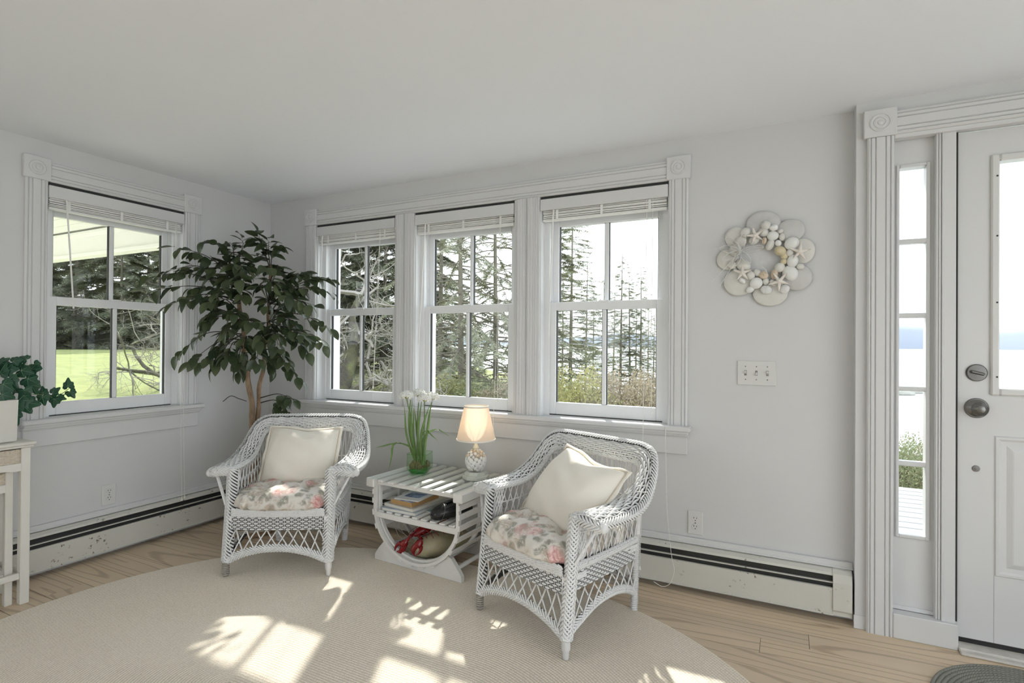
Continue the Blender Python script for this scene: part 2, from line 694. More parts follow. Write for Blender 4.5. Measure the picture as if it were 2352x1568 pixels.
# windows ------------------------------------------------------------
def make_window(idx, u0, u1, label, org, rz):
    """double-hung window; local x runs along the wall, local y points outdoors"""
    t = struct('window_%d' % idx, label, org, rz)
    z0, z1 = W_Z0, W_Z1
    zs = 0.782
    f = MB()
    j = 0.03
    f.box((u0, 0.045, zs), (u0 + j, 0.165, z1)).box((u1 - j, 0.045, zs), (u1, 0.165, z1))
    f.box((u0, 0.0, zs), (u0 + 0.006, 0.05, z1)).box((u1 - 0.006, 0.0, zs), (u1, 0.05, z1))
    f.box((u0, 0.0, z1 - 0.018), (u1, 0.165, z1))
    f.box((u0, 0.03, z0), (u1, 0.20, zs - 0.002))
    # parting stops
    for a, b in ((0.045, 0.056), (0.092, 0.098)):
        f.box((u0 + j, a, zs), (u0 + j + 0.008, b, z1)).box((u1 - j - 0.008, a, zs), (u1 - j, b, z1))
    # outdoor casing
    f.box((u0 - 0.09, 0.17, z0 - 0.04), (u0 + 0.02, 0.20, z1 + 0.08)).box((u1 - 0.02, 0.17, z0 - 0.04), (u1 + 0.09, 0.20, z1 + 0.08))
    f.build('window_frame', SASH, t)
    MB().box((u0 + j, .060, zs - .001), (u1 - j, .088, zs + .0045)).build('sash_gasket', BLACK, t)
    a0, a1 = u0 + j + 0.002, u1 - j - 0.002

    def sash(name, za, zb, da, db, st, bot, top):
        s = MB()
        s.box((a0, da, za), (a0 + st, db, zb), bev=0.003).box((a1 - st, da, za), (a1, db, zb), bev=0.003)
        s.box((a0 + st, da, za), (a1 - st, db, za + bot), bev=0.003).box((a0 + st, da, zb - top), (a1 - st, db, zb), bev=0.003)
        o = s.build(name, SASH, t)
        mid = (a0 + a1) / 2
        gb = MB()                              # glazing beads round each pane and the dark spacer behind
        for ua, ub in ((a0 + st, mid - 0.010), (mid + 0.010, a1 - st)):
            for e in (0, 1):
                x = ua if e == 0 else ub
                gb.box((x - (0 if e == 0 else 0.004), da + 0.010, za + bot), (x + (0.004 if e == 0 else 0), da + 0.026, zb - top))
        gb.build('glazing_spacer', BLACK, o)
        MB().box((mid - 0.011, da + 0.002, za + bot), (mid + 0.011, db - 0.004, zb - top), bev=0.004).build('muntin', SASH, o)
        dm = (da + db) / 2
        for ua, ub in ((a0 + st, mid - 0.011), (mid + 0.011, a1 - st)):
            MB().add([(ua, dm, za + bot), (ub, dm, za + bot), (ub, dm, zb - top), (ua, dm, zb - top)], [[0, 1, 2, 3]]).build('pane', GLASS, o)
        return o

    lo = sash('lower_sash', zs + 0.0045, 1.408, 0.057, 0.091, 0.040, 0.066, 0.046)
    MB().box(((a0 + a1) / 2 - 0.03, 0.050, 1.400), ((a0 + a1) / 2 + 0.03, 0.060, 1.412), bev=0.003).build('sash_lock', SASH, lo)
    sash('upper_sash', 1.370, z1 - 0.018, 0.099, 0.133, 0.040, 0.038, 0.125)
    return t


WIN = [make_window(1, LEFT_OPEN[0], LEFT_OPEN[1], 'white double-hung window on the left, looking onto the lawn', (0, 0, 0), PI / 2)]
_wl = ['left window of the three, behind the leafy indoor tree', 'middle window of the three, behind the white flowers',
       'right window of the three, above the nearer wicker chair']
for k, (a, b) in enumerate(BACK_OPEN):
    WIN.append(make_window(k + 2, a, b, 'white double-hung window, ' + _wl[k], (0, 0, 0), 0.0))


# casings ------------------------------------------------------------
def casing(mb, p0, p1, nvec, wd, th=0.019, flutes=2):
    """fluted board from p0 to p1, centred, facing nvec"""
    p0, p1, nvec = (np.asarray(x, float) for x in (p0, p1, nvec))
    d = nrm(p1 - p0)
    s = np.cross(nvec, d)
    h = wd / 2
    prof = [(-h, 0), (-h, th * .75), (-h + .006, th)]
    for sg in ((-1, 1) if flutes == 2 else (0,)):
        c = sg * h * 0.56
        prof += [(c - .011, th), (c - .008, th * .72), (c - .005, th * .97), (c + .005, th * .97), (c + .008, th * .72), (c + .011, th)]
    prof += [(h - .006, th), (h, th * .75), (h, 0)]
    P = np.array([[p + s * a + nvec * b for a, b in prof] for p in (p0, p1)])
    base = mb.n
    mb.grid(P)
    k = len(prof)
    mb.f.append(np.array([list(range(k))]) + base)
    mb.f.append(np.array([list(range(2 * k - 1, k - 1, -1))]) + base)


def rosette(mb, c, nvec, side):
    c, nvec = np.asarray(c, float), np.asarray(nvec, float)
    up = np.array([0, 0, 1.0])
    sx = np.cross(up, nvec)
    M = np.eye(4)
    M[:3, 0], M[:3, 1], M[:3, 2], M[:3, 3] = sx, up, nvec, c
    h = side / 2
    mb.box((-h, -h, 0), (h, h, 0.026), M, bev=0.003)
    prof = [(h * .66, .026), (h * .64, .0305), (h * .58, .0315), (h * .54, .028), (h * .44, .0265), (h * .40, .030), (h * .32, .031), (h * .28, .0275),
            (h * .20, .0275), (h * .16, .031), (0.0005, .034)]
    P = np.array([[(r * math.cos(a), r * math.sin(a), z) for a in np.arange(28) / 28 * 2 * PI] for r, z in prof])
    mb.grid(P @ M[:3, :3].T + c, wrap_v=True)


def make_trim(idx, label, edges, org, rz):
    """edges: openings [(u0, u1), ...]; local y points outdoors, so the room side is -y"""
    t = struct('trim_%d' % idx, label, org, rz)
    N = (0, -1, 0)
    u0, u1 = edges[0][0], edges[-1][1]
    zt = 1.985
    cw = 0.093
    for k, (lo, hi) in enumerate(((u0 - cw, u0), (u1, u1 + cw))):
        mb = MB()
        casing(mb, ((lo + hi) / 2, 0, 0.782), ((lo + hi) / 2, 0, zt), N, cw)
        mb.build('casing', WHITE, t)
        mb = MB()
        rosette(mb, ((lo + hi) / 2, 0, 2.0415), N, 0.113)
        mb.build('corner_block', WHITE, t)
    for (a, b), (c, d) in zip(edges[:-1], edges[1:]):
        mb = MB()
        mb.box((b, -0.012, 0.782), (c, 0.001, zt))
        casing(mb, ((b + c) / 2 - 0.032, -0.011, 0.782), ((b + c) / 2 - 0.032, -0.011, zt), N, 0.062, 0.012)
        casing(mb, ((b + c) / 2 + 0.032, -0.011, 0.782), ((b + c) / 2 + 0.032, -0.011, zt), N, 0.062, 0.012)
        mb.build('mullion_casing', WHITE, t)
    mb = MB()
    casing(mb, (u0 - 0.012 + 0.02, 0, 2.034), (u1 + 0.012 - 0.02, 0, 2.034), N, 0.099)
    mb.build('head_casing', WHITE, t)
    mb = MB()
    mb.box((u0 - cw - 0.018, -0.062, 0.757), (u1 + cw + 0.018, 0.0, 0.782), bev=0.005)
    for a, b in edges:
        mb.box((a, -0.01, 0.757), (b, 0.062, 0.782))
    mb.build('stool', WHITE, t)
    mb = MB()
    for lo, hi, dp in ((0.744, 0.757, 0.046), (0.733, 0.744, 0.034), (0.727, 0.733, 0.026)):
        mb.box((u0 - cw - 0.006, -dp, lo), (u1 + cw + 0.006, 0.0, hi), bev=0.002)
    mb.build('stool_moulding', WHITE, t)
    MB().box((u0 - cw, -0.018, 0.643), (u1 + cw, 0.0, 0.7275), bev=0.002).build('apron', WHITE, t)
    return t


make_trim(1, 'fluted white casing with corner rosettes round the left wall window', [LEFT_OPEN], (0, 0, 0), PI / 2)
make_trim(2, 'fluted white casing with corner rosettes round the triple window', BACK_OPEN, (0, 0, 0), 0.0)


# blinds ------------------------------------------------------------
def make_blind(label, u0, u1, org, rz, wand, cords, stack=0.058):
    t = thing('window_blind', label, 'blind', org, rz, 'raised white mini blinds')
    mb = MB().box((u0 + 0.004, -0.016, 1.908), (u1 - 0.004, 0.004, 1.969), bev=0.002)
    mb.build('valance', WHITE, t)
    MB().box((u0 + 0.004, -0.0045, 1.9693), (u1 - 0.004, -0.0005, 1.9845)).build('head_gap_shade', DARKSLOT, t)  # dark strip standing in for the shade above the valance
    MB().box((u0 + 0.008, 0.006, 1.925), (u1 - 0.008, 0.040, 1.955)).build('head_rail', BLIND, t)
    r_ = random.Random(int(u0 * 100))
    mb = MB()
    n = 11
    z = 1.922
    for i in range(n):
        zz = 1.922 - (i + 0.5) * stack / n
        dy = r_.uniform(-0.003, 0.003)
        M = Matrix.Translation((0, 0.018 + dy, zz)) @ Matrix.Rotation(r_.uniform(-0.07, 0.07), 4, 'X') @ Matrix.Rotation(r_.uniform(-0.002, 0.002), 4, 'Y')
        mb.box((u0 + 0.012 + r_.uniform(0, .004), -0.0125, -0.0021), (u1 - 0.012 - r_.uniform(0, .004), 0.0125, 0.0021), np.array(M))
    mb.build('slat_stack', BLIND, t)
    zb = 1.922 - stack
    MB().box((u0 + 0.012, 0.004, zb - 0.014), (u1 - 0.012, 0.031, zb - 0.001), bev=0.003).build('bottom_rail', BLIND, t)
    for q in (0.14, 0.5, 0.86):
        x = u0 + (u1 - u0) * q
        MB().box((x - 0.007, 0.002, zb - 0.006), (x + 0.007, 0.0035, 1.915)).build('ladder_tape', BLIND, t)
    if wand is not None:
        x, zlo, sw = wand
        MB().tube([(x, -0.005, 1.912), (x + sw * .02, -0.010, 1.88), (x + sw, -0.020, zlo)], 0.0042, 6).build('wand', BLIND, t)
    for path, tas in cords:
        c = MB().tube(spline(path, 26), 0.0013, 5).build('pull_cord', CORD, t)
        if tas:
            e = path[-1]
            MB().lathe([(0.0006, 0.022), (0.003, 0.018), (0.0062, 0.003), (0.005, 0.0), (0.0005, -0.001)], 10, (e[0], e[1], e[2] - 0.018)).build('tassel', CORD, c)
    return t


_u = lambda px, py, dp: float(at(px, py, 'y', -dp)[0])
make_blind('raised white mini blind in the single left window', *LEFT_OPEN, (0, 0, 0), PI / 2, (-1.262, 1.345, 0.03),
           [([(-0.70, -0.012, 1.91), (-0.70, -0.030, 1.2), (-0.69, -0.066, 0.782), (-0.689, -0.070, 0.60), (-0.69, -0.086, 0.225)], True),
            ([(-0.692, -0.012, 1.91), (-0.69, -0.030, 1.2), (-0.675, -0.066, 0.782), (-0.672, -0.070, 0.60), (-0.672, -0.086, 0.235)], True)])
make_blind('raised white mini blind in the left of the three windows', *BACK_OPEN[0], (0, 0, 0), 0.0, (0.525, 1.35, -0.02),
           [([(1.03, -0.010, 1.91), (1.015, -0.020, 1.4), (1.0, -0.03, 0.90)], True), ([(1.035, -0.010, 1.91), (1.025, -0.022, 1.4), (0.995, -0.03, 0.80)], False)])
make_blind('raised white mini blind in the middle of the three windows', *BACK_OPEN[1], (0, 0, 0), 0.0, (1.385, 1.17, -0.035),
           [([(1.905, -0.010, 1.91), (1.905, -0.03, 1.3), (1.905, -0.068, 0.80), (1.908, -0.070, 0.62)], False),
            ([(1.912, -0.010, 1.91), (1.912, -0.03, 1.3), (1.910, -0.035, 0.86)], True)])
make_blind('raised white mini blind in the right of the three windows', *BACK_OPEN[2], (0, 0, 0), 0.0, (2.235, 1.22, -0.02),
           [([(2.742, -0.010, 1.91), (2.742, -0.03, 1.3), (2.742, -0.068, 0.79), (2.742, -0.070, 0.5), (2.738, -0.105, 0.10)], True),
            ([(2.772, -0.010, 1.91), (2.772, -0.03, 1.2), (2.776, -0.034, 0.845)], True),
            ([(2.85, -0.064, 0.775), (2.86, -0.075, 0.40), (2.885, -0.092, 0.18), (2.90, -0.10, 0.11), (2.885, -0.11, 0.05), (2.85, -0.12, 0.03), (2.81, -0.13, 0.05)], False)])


# baseboard heaters ------------------------------------------------------------
def make_heater(label, L0, L1, org, rz, cap_end):
    """runs along local x from L0 to L1; the room is at -y"""
    t = thing('baseboard_heater', label, 'heater', org, rz, 'hot water baseboard heaters')
    c1 = L1 - 0.072 if cap_end else L1
    MB().box((L0, -0.010, 0.028), (L1, -0.001, 0.218)).build('back_plate', HEATER, t)
    mb = MB()
    prof = [(-0.001, 0.218), (-0.034, 0.216), (-0.054, 0.207), (-0.058, 0.196), (-0.054, 0.196), (-0.040, 0.200), (-0.001, 0.203)]
    P = np.array([[(x, a, b) for a, b in prof] for x in (L0, c1)])
    mb.grid(P, wrap_v=True)
    mb.build('top_hood', HEATER, t)
    mb = MB()
    mb.box((L0, -0.062, 0.029), (c1, -0.058, 0.143), bev=0.001)
    mb.box((L0, -0.066, 0.029), (c1, -0.058, 0.036), bev=0.001)
    mb.box((L0, -0.062, 0.1425), (c1, -0.050, 0.1445))
    mb.build('front_panel', HEATER, t)
    MB().box((L0, -0.056, 0.163), (c1, -0.038, 0.168)).build('damper_blade', HEATER, t)
    MB().box((L0, -0.046, 0.05), (c1, -0.011, 0.19)).build('heating_fins', DARKSLOT, t)
    if cap_end:
        mb = MB()
        prof = [(-0.001, 0.220), (-0.040, 0.218), (-0.060, 0.205), (-0.068, 0.17), (-0.068, 0.055), (-0.060, 0.045), (-0.060, 0.030), (-0.001, 0.030)]
        P = np.array([[(x, a, b) for a, b in prof] for x in (c1, L1 - 0.002)])
        mb.grid(P, wrap_v=True)
        b = mb.n - 16
        mb.f.append(np.array([list(range(8))]) + b)
        mb.f.append(np.array([list(range(15, 7, -1))]) + b)
        mb.build('end_cap', HEATER, t)
    MB().box((L0, -0.02, 0.0), (L0 + 0.02, -0.005, 0.05)).build('foot', HEATER, t)
    xf = L0 + 0.6 * (c1 - L0)
    MB().box((xf, -0.02, 0.0), (xf + 0.02, -0.005, 0.05)).build('foot', HEATER, t)
    return t


make_heater('pale enamel baseboard heater with chipped paint, right of the wicker chairs', 0.075, 3.622, (0, 0, 0), 0.0, True)
make_heater('pale enamel baseboard heater along the left wall under the single window', -5.9, -0.075, (0, 0, 0), PI / 2, False)
tag(MB().box((0.0, -0.020, 0.222), (3.627, 0.0, 0.247), bev=0.003).box((0.0, -0.026, 0.219), (3.627, 0.0, 0.226), bev=0.002).build('baseboard_back', WHITE),
    'narrow white trim ledge above the heater on the window wall', kind='structure')
tag(MB().box((0.0, -5.95, 0.222), (0.020, -0.02, 0.247), bev=0.003).box((0.0, -5.95, 0.219), (0.026, -0.026, 0.226), bev=0.002).build('baseboard_left', WHITE),
    'narrow white trim ledge above the heater on the left wall', kind='structure')


# entrance door ------------------------------------------------------------
t = struct('trim_3', 'fluted white casing with corner rosette round the entrance door and sidelight')
N = (0, -1, 0)
mb = MB()
casing(mb, (3.7115, JY, 0.0), (3.7115, JY, 2.03), N, 0.091, 0.022)
mb.build('casing', WHITE, t)
mb = MB()
rosette(mb, (3.709, JY, 2.0885), N, 0.114)
mb.build('corner_block', WHITE, t)
mb = MB()
casing(mb, (3.766, JY, 2.083), (5.12, JY, 2.083), N, 0.096, 0.022)
mb.build('head_casing', WHITE, t)
MB().box((3.757, JY - 0.016, 2.018), (5.10, JY + 0.03, 2.036), bev=0.003).build('head_jamb', WHITE, t)
mb = MB()
casing(mb, (5.166, JY, 0.0), (5.166, JY, 2.03), N, 0.091, 0.022)
mb.build('casing', WHITE, t)
mb = MB()
rosette(mb, (5.168, JY, 2.0885), N, 0.114)
mb.build('corner_block', WHITE, t)
mb = MB()
mb.box((JX - 0.004, JY - 0.004, 0.0), (3.667, JY, 0.055), bev=0.001)
mb.build('corner_baseboard', WHITE, t)
tag(MB().box((3.757, JY - 0.022, 0.0), (3.966, JY + 0.03, 0.098), bev=0.003).build('baseboard_door', WHITE), 'white plinth board under the sidelight', kind='structure')

# sidelight
t = struct('window_5', 'narrow five-pane sidelight beside the entrance door')
yf = JY + 0.036                          # face of the sidelight panel
panes = [(1.614, 1.907), (1.311, 1.594), (1.010, 1.291), (0.706, 0.992), (0.407, 0.686)]
gx0, gx1 = 3.783, 3.872
mb = MB()
wall_boxes(mb, 3.755, 3.905, 0.0, 2.036, yf, yf + 0.045, [(gx0, gx1, 0.407, 1.907)], 'x')
mb.build('sidelight_panel', WHITE, t)
mb = MB()
for e in ((gx0 - 0.012, gx0), (gx1, gx1 + 0.014)):
    mb.box((e[0], yf - 0.008, 0.393), (e[1], yf + 0.002, 1.921), bev=0.003)
mb.box((gx0, yf - 0.008, 0.393), (gx1, yf + 0.002, 0.407), bev=0.003).box((gx0, yf - 0.008, 1.907), (gx1, yf + 0.002, 1.921), bev=0.003)
mb.box((3.757, yf - 0.008, 0.098), (3.90, yf, 0.115), bev=0.003)
mb.build('glazing_moulding', WHITE, t)
for (a, b), (c, d) in zip(panes[1:], panes[:-1]):
    MB().box((gx0 - 0.004, yf - 0.004, b), (gx1 + 0.004, yf + 0.03, c), bev=0.004).build('muntin', WHITE, t)
for a, b in panes:
    MB().add([(gx0, yf + 0.02, a), (gx1, yf + 0.02, a), (gx1, yf + 0.02, b), (gx0, yf + 0.02, b)], [[0, 1, 2, 3]]).build('pane', GLASS, t)
mb = MB()
mb.box((3.9155, JY - 0.002, 0.09), (3.9605, JY + 0.12, 2.02), bev=0.002)
mb.box((3.897, JY + 0.012, 0.09), (3.9155, JY + 0.12, 2.02))
for x, d_ in ((3.898, 0.012), (3.906, 0.020), (3.915, 0.006)):
    mb.box((x, JY - 0.002 - (0.006 if x > 3.9 else 0) + d_ * .3, 0.098), (x + 0.008, JY + 0.05, 2.02), bev=0.002)
mb.build('mullion_post', WHITE, t)
MB().box((3.9606, JY + 0.016, 0.098), (3.9700, JY + 0.03, 2.02)).build('weather_strip', BLACK, t)

# door leaf
t = struct('door_1', 'white entrance door with half-height glass and pewter knob')
dx0, dx1, dz0, dz1 = 3.9705, 4.885, 0.040, 2.014
yl = JY + 0.022                           # room face of the leaf
lx0, lx1, lz0, lz1 = 4.093, 4.762, 1.014, 1.888
mb = MB()
wall_boxes(mb, dx0, dx1, dz0, dz1, yl, yl + 0.044, [(lx0, lx1, lz0, lz1)], 'x')
mb.build('leaf', WHITE, t)
mb = MB()
for a, b, c, d in ((4.070, 4.096, 0.989, 1.914), (4.759, 4.785, 0.989, 1.914)):
    mb.box((a, yl - 0.012, c), (b, yl + 0.004, d), bev=0.005)
for c, d in ((0.989, 1.015), (1.888, 1.914)):
    mb.box((4.0962, yl - 0.012, c), (4.7588, yl + 0.004, d), bev=0.005)
lf = mb.build('glass_frame', PLASTIC, t)
for z in (1.83, 1.60, 1.345, 1.06):
    for x in (4.0875, 4.768):
        MB().lathe([(0.0035, 0.0125), (0.0035, 0.008)], 8, (x, yl, z), 'y').add([(x - .003, yl - .0126, z - .003), (x + .003, yl - .0126, z - .003), (x + .003, yl - .0126, z + .003), (x - .003, yl - .0126, z + .003)], [[0, 1, 2, 3]]).build('screw', BLACK, lf)
MB().add([(lx0, yl + .02, lz0), (lx1, yl + .02, lz0), (lx1, yl + .02, lz1), (lx0, yl + .02, lz1)], [[0, 1, 2, 3]]).build('pane', GLASS, t)
for px0, px1 in ((4.083, 4.400), (4.455, 4.772)):
    mb = MB()
    M = mat4((1, 0, 0), (0, 0, 1), (0, -1, 0), (0, yl, 0))
    cx_, cz_ = (px0 + px1) / 2, (0.297 + 0.834) / 2
    hx, hz = (px1 - px0) / 2, (0.834 - 0.297) / 2
    loops = [(0.0, 0.0), (0.004, 0.006), (0.012, 0.006), (0.020, 0.001), (0.036, 0.0005), (0.052, 0.008), (0.056, 0.009)]
    P = []
    for ins, h_ in loops:
        P.append([(cx_ + sx * (hx - ins), yl - h_, cz_ + sz * (hz - ins)) for sx, sz in ((-1, -1), (1, -1), (1, 1), (-1, 1))])
    mb.grid(P, wrap_v=True)
    b = mb.n - 4
    mb.f.append(np.array([[0, 1, 2, 3]]) + b)
    mb.build('raised_panel', WHITE, t)
MB().box((4.0825, yl - 0.0008, dz0), (4.0835, yl + 0.001, 0.297)).build('rail_joint', plain('joint_line', (0.45, 0.45, 0.44, 1), 0.6), t)
# knob, deadbolt, round plate
kb = MB().lathe([(0.0005, 0.006), (0.036, 0.005), (0.0385, 0.003), (0.0385, 0.0)], 32, (4.029, yl, 0.937), 'y').build('knob_rose', PEWTER, t)
MB().lathe([(0.0005, .060), (0.012, .0598), (0.0145, .058), (0.017, .052), (0.0255, .049), (0.027, .044), (0.024, .035), (0.014, .028), (0.0115, .018), (0.018, .008), (0.033, .006), (0.034, .004)], 32, (4.029, yl, 0.937), 'y').build('door_knob', PEWTER, kb, smooth=True)
db_ = MB().lathe([(0.0005, 0.010), (0.030, 0.009), (0.0335, 0.004), (0.0335, 0.0)], 32, (4.029, yl, 1.074), 'y').build('deadbolt_rose', PEWTER, t)
mb = MB()
M = Matrix.Translation((4.029, yl - 0.009, 1.074)) @ Matrix.Rotation(math.radians(15), 4, 'Y')
mb.box((-0.022, -0.013, -0.006), (0.022, 0.0, 0.006), np.array(M), bev=0.004)
mb.build('thumb_turn', PEWTER, db_)
MB().lathe([(0.0005, 0.004), (0.0115, 0.0035), (0.0125, 0.0)], 24, (4.028, yl, 0.702), 'y').build('cover_plate', PEWTER, t)
# head and threshold
m_thr = plain('threshold_paint', (0.62, 0.59, 0.54, 1), 0.6, var=0.25, vscale=22)
t = struct('trim_4', 'worn pale wooden threshold under the entrance door')
MB().box((3.966, JY - 0.03, 0.0), (5.09, JY + 0.24, 0.018), bev=0.004).build('threshold', m_thr, t)
MB().box((3.966, JY - 0.055, 0.0), (5.09, JY - 0.03, 0.010), bev=0.004).build('threshold_nosing', m_thr, t)
MB().box((3.966, JY + 0.03, 0.018), (5.09, JY + 0.05, 0.034)).build('door_sweep', BLACK, t)
# second sidelight (just outside the photo)
t = struct('window_6', 'sidelight panel on the hinge side of the entrance door')
MB().box((4.89, yf, 0.0), (5.092, yf + 0.045, 2.036)).build('sidelight_panel', WHITE, t)
portal((4.43, 0.12, 1.45), (-PI / 2, 0, 0), 0.67, 0.87)

# ================================================================== WICKER CHAIRS
def m_wicker():
    q = NB('white_wicker')
    v = q.coord('Object')
    n1 = q.noise(v, 70, 4, 0.6)
    n2 = q.noise(v, 9, 3, 0.5)
    worn = q.math('MULTIPLY', q.ramp(n1, [(0.58, (0, 0, 0)), (0.68, (1, 1, 1))]), q.ramp(n2, [(0.45, (0.1, 0.1, 0.1)), (0.62, (1, 1, 1))]))
    base = q.mix(n2, (0.72, 0.72, 0.715, 1), (0.82, 0.82, 0.815, 1))
    q.col(q.mix(q.math('MULTIPLY', worn, 0.55), base, (0.30, 0.28, 0.25, 1)))
    q.set(Roughness=0.42)
    return q.m


WICKER = m_wicker()
WEAVE_GAP = plain('weave_gap_dark', (0.075, 0.072, 0.070, 1), 0.85, var=0.3, vscale=40)  # dark backing inside the weave, standing in for shade in its gaps
LEGWRAP = plain('worn_cane_wrap', (0.42, 0.39, 0.34, 1), 0.6, var=0.5, vscale=90)


def resamp(C, n):
    """n points evenly spaced along the spline through C"""
    D = spline(C, max(200, 4 * n))
    L = np.concatenate([[0], np.cumsum(np.linalg.norm(np.diff(D, axis=0), axis=1))])
    s = np.linspace(0, L[-1], n)
    return np.stack([np.interp(s, L, D[:, k]) for k in range(3)], 1)


def weave(mb, A, B, rows, nst, r, amp, bulge=0.0, gap_backing=None, stake=True, jit=0.0):
    """basket weave filling the strip between edge curves A and B"""
    n = 3 * nst + 1
    a, b = resamp(A, n), resamp(B, n)
    ds = np.gradient((a + b) / 2, axis=0)
    N = nrm(np.cross(ds, b - a))
    u = np.linspace(0, nst, n)
    rr = random.Random(rows * 131 + nst)
    for i in range(rows):
        v = (i + 0.5) / rows
        off = amp * np.cos(PI * u + PI * i)[:, None]
        p = a * (1 - v) + b * v + N * (off + bulge * 4 * v * (1 - v))
        if jit:
            p = p + N * np.array([rr.uniform(-jit, jit) for _ in range(n)])[:, None]
        mb.tube(p, r * rr.uniform(0.92, 1.05), 5)
    if stake:
        for k in range(0, n, 3):
            vv = np.linspace(0, 1, 6)[:, None]
            mb.tube(a[k] * (1 - vv) + b[k] * vv + N[k] * (bulge * 4 * vv * (1 - vv)), r * 0.8, 4)
    if gap_backing is not None:
        vv = np.linspace(0, 1, 5)
        gap_backing.grid(np.stack([a * (1 - x) + b * x + N * (bulge * 4 * x * (1 - x) - amp * 0.5) for x in vv], 1))


def braid(mb, C, nrml, width, step, r, sag=0.0, gap_backing=None):
    """herringbone plait along C facing nrml (one vector, or one per control point)"""
    L = np.linalg.norm(np.diff(spline(C, 200), axis=0), axis=1).sum()
    n = max(4, int(L / step))
    P = resamp(C, n * 2 + 1)
    nr = np.asarray(nrml, float)
    Nn = np.broadcast_to(nr, P.shape) if nr.ndim == 1 else np.stack([np.interp(np.linspace(0, 1, len(P)), np.linspace(0, 1, len(nr)), nr[:, k]) for k in range(3)], 1)
    T = nrm(np.gradient(P, axis=0))
    Nn = nrm(Nn - T * (Nn * T).sum(1, keepdims=True))
    Sd = np.cross(T, Nn)
    m = len(P)
    for k in range(-2, n):
        for sg, lift in ((-1, 0.0), (1, r * 0.5)):
            i0 = 2 * k + (1 if sg > 0 else 0)
            pts = []
            for q, (lat, hgt) in enumerate(((1.0, -sag), (0.62, -sag * 0.30 + r * 0.5), (0.18, r * 1.1), (-0.22, r * 0.3 - r * 0.8))):
                i = min(max(i0 + q * 1.75, 0), m - 1)
                j = int(i)
                f = i - j
                j2 = min(j + 1, m - 1)
                pt = P[j] * (1 - f) + P[j2] * f
                pts.append(pt + Sd[j] * sg * lat * width / 2 + Nn[j] * (hgt + lift))
            mb.tube(pts, [r * .9, r, r, r * .75], 5, flat=0.75, nrml=Nn[min(max(i0, 0), m - 1)])
    if gap_backing is not None:
        vv = np.linspace(-0.46, 0.46, 5)
        gap_backing.grid(np.stack([P + Sd * x * width - Nn * (sag * (x / 0.5) ** 2 + r * 0.7) for x in vv], 1))


def lattice(mb, A, B, n, slant, r, both=True):
    a, b = resamp(A, 121), resamp(B, 121)
    Nn = nrm(np.cross(np.gradient((a + b) / 2, axis=0), b - a))
    for k in range(-n, 2 * n):
        for sg in ((1, -1) if both else (1,)):
            s0, s1 = (k + 0.5) / n, (k + 0.5) / n + sg * slant
            t0, t1 = 0.0, 1.0
            lo, hi = min(s0, s1), max(s0, s1)
            if hi < 0 or lo > 1:
                continue
            if s0 != s1:                              # keep the part inside the panel
                ts = sorted([(0 - s0) / (s1 - s0), (1 - s0) / (s1 - s0)])
                t0, t1 = max(0, ts[0]), min(1, ts[1])
            if t1 - t0 < 0.12:
                continue
            pts = []
            for t_ in np.linspace(t0, t1, 5):
                s_ = np.clip((s0 + (s1 - s0) * t_) * 120, 0, 120)
                i = int(min(s_, 119))
                f = s_ - i
                pa, pb = a[i] * (1 - f) + a[i + 1] * f, b[i] * (1 - f) + b[i + 1] * f
                pts.append(pa * (1 - t_) + pb * t_ + Nn[i] * r * 0.8 * sg)
            mb.tube(pts, r, 5)


def mirror(C):
    C = np.array(C, float)
    C[:, 0] *= -1
    return C


INNER = [(.250, .052, .522), (.253, .15, .520), (.256, .26, .523), (.260, .34, .540), (.263, .40, .575), (.262, .445, .620), (.248, .478, .652), (.20, .490, .658), (.10, .497, .658), (0, .499, .658)]
OUTER = [(.362, .060, .510), (.371, .15, .508), (.374, .26, .512), (.368, .345, .535), (.352, .415, .585), (.334, .465, .650), (.305, .500, .703), (.245, .518, .727), (.12, .524, .730), (0, .525, .730)]


def full(C):
    C = np.array(C, float)
    R = C[:-1][::-1].copy()
    L = C.copy()
    L[:, 0] *= -1
    return np.concatenate([L, R])           # left front -> back centre -> right front


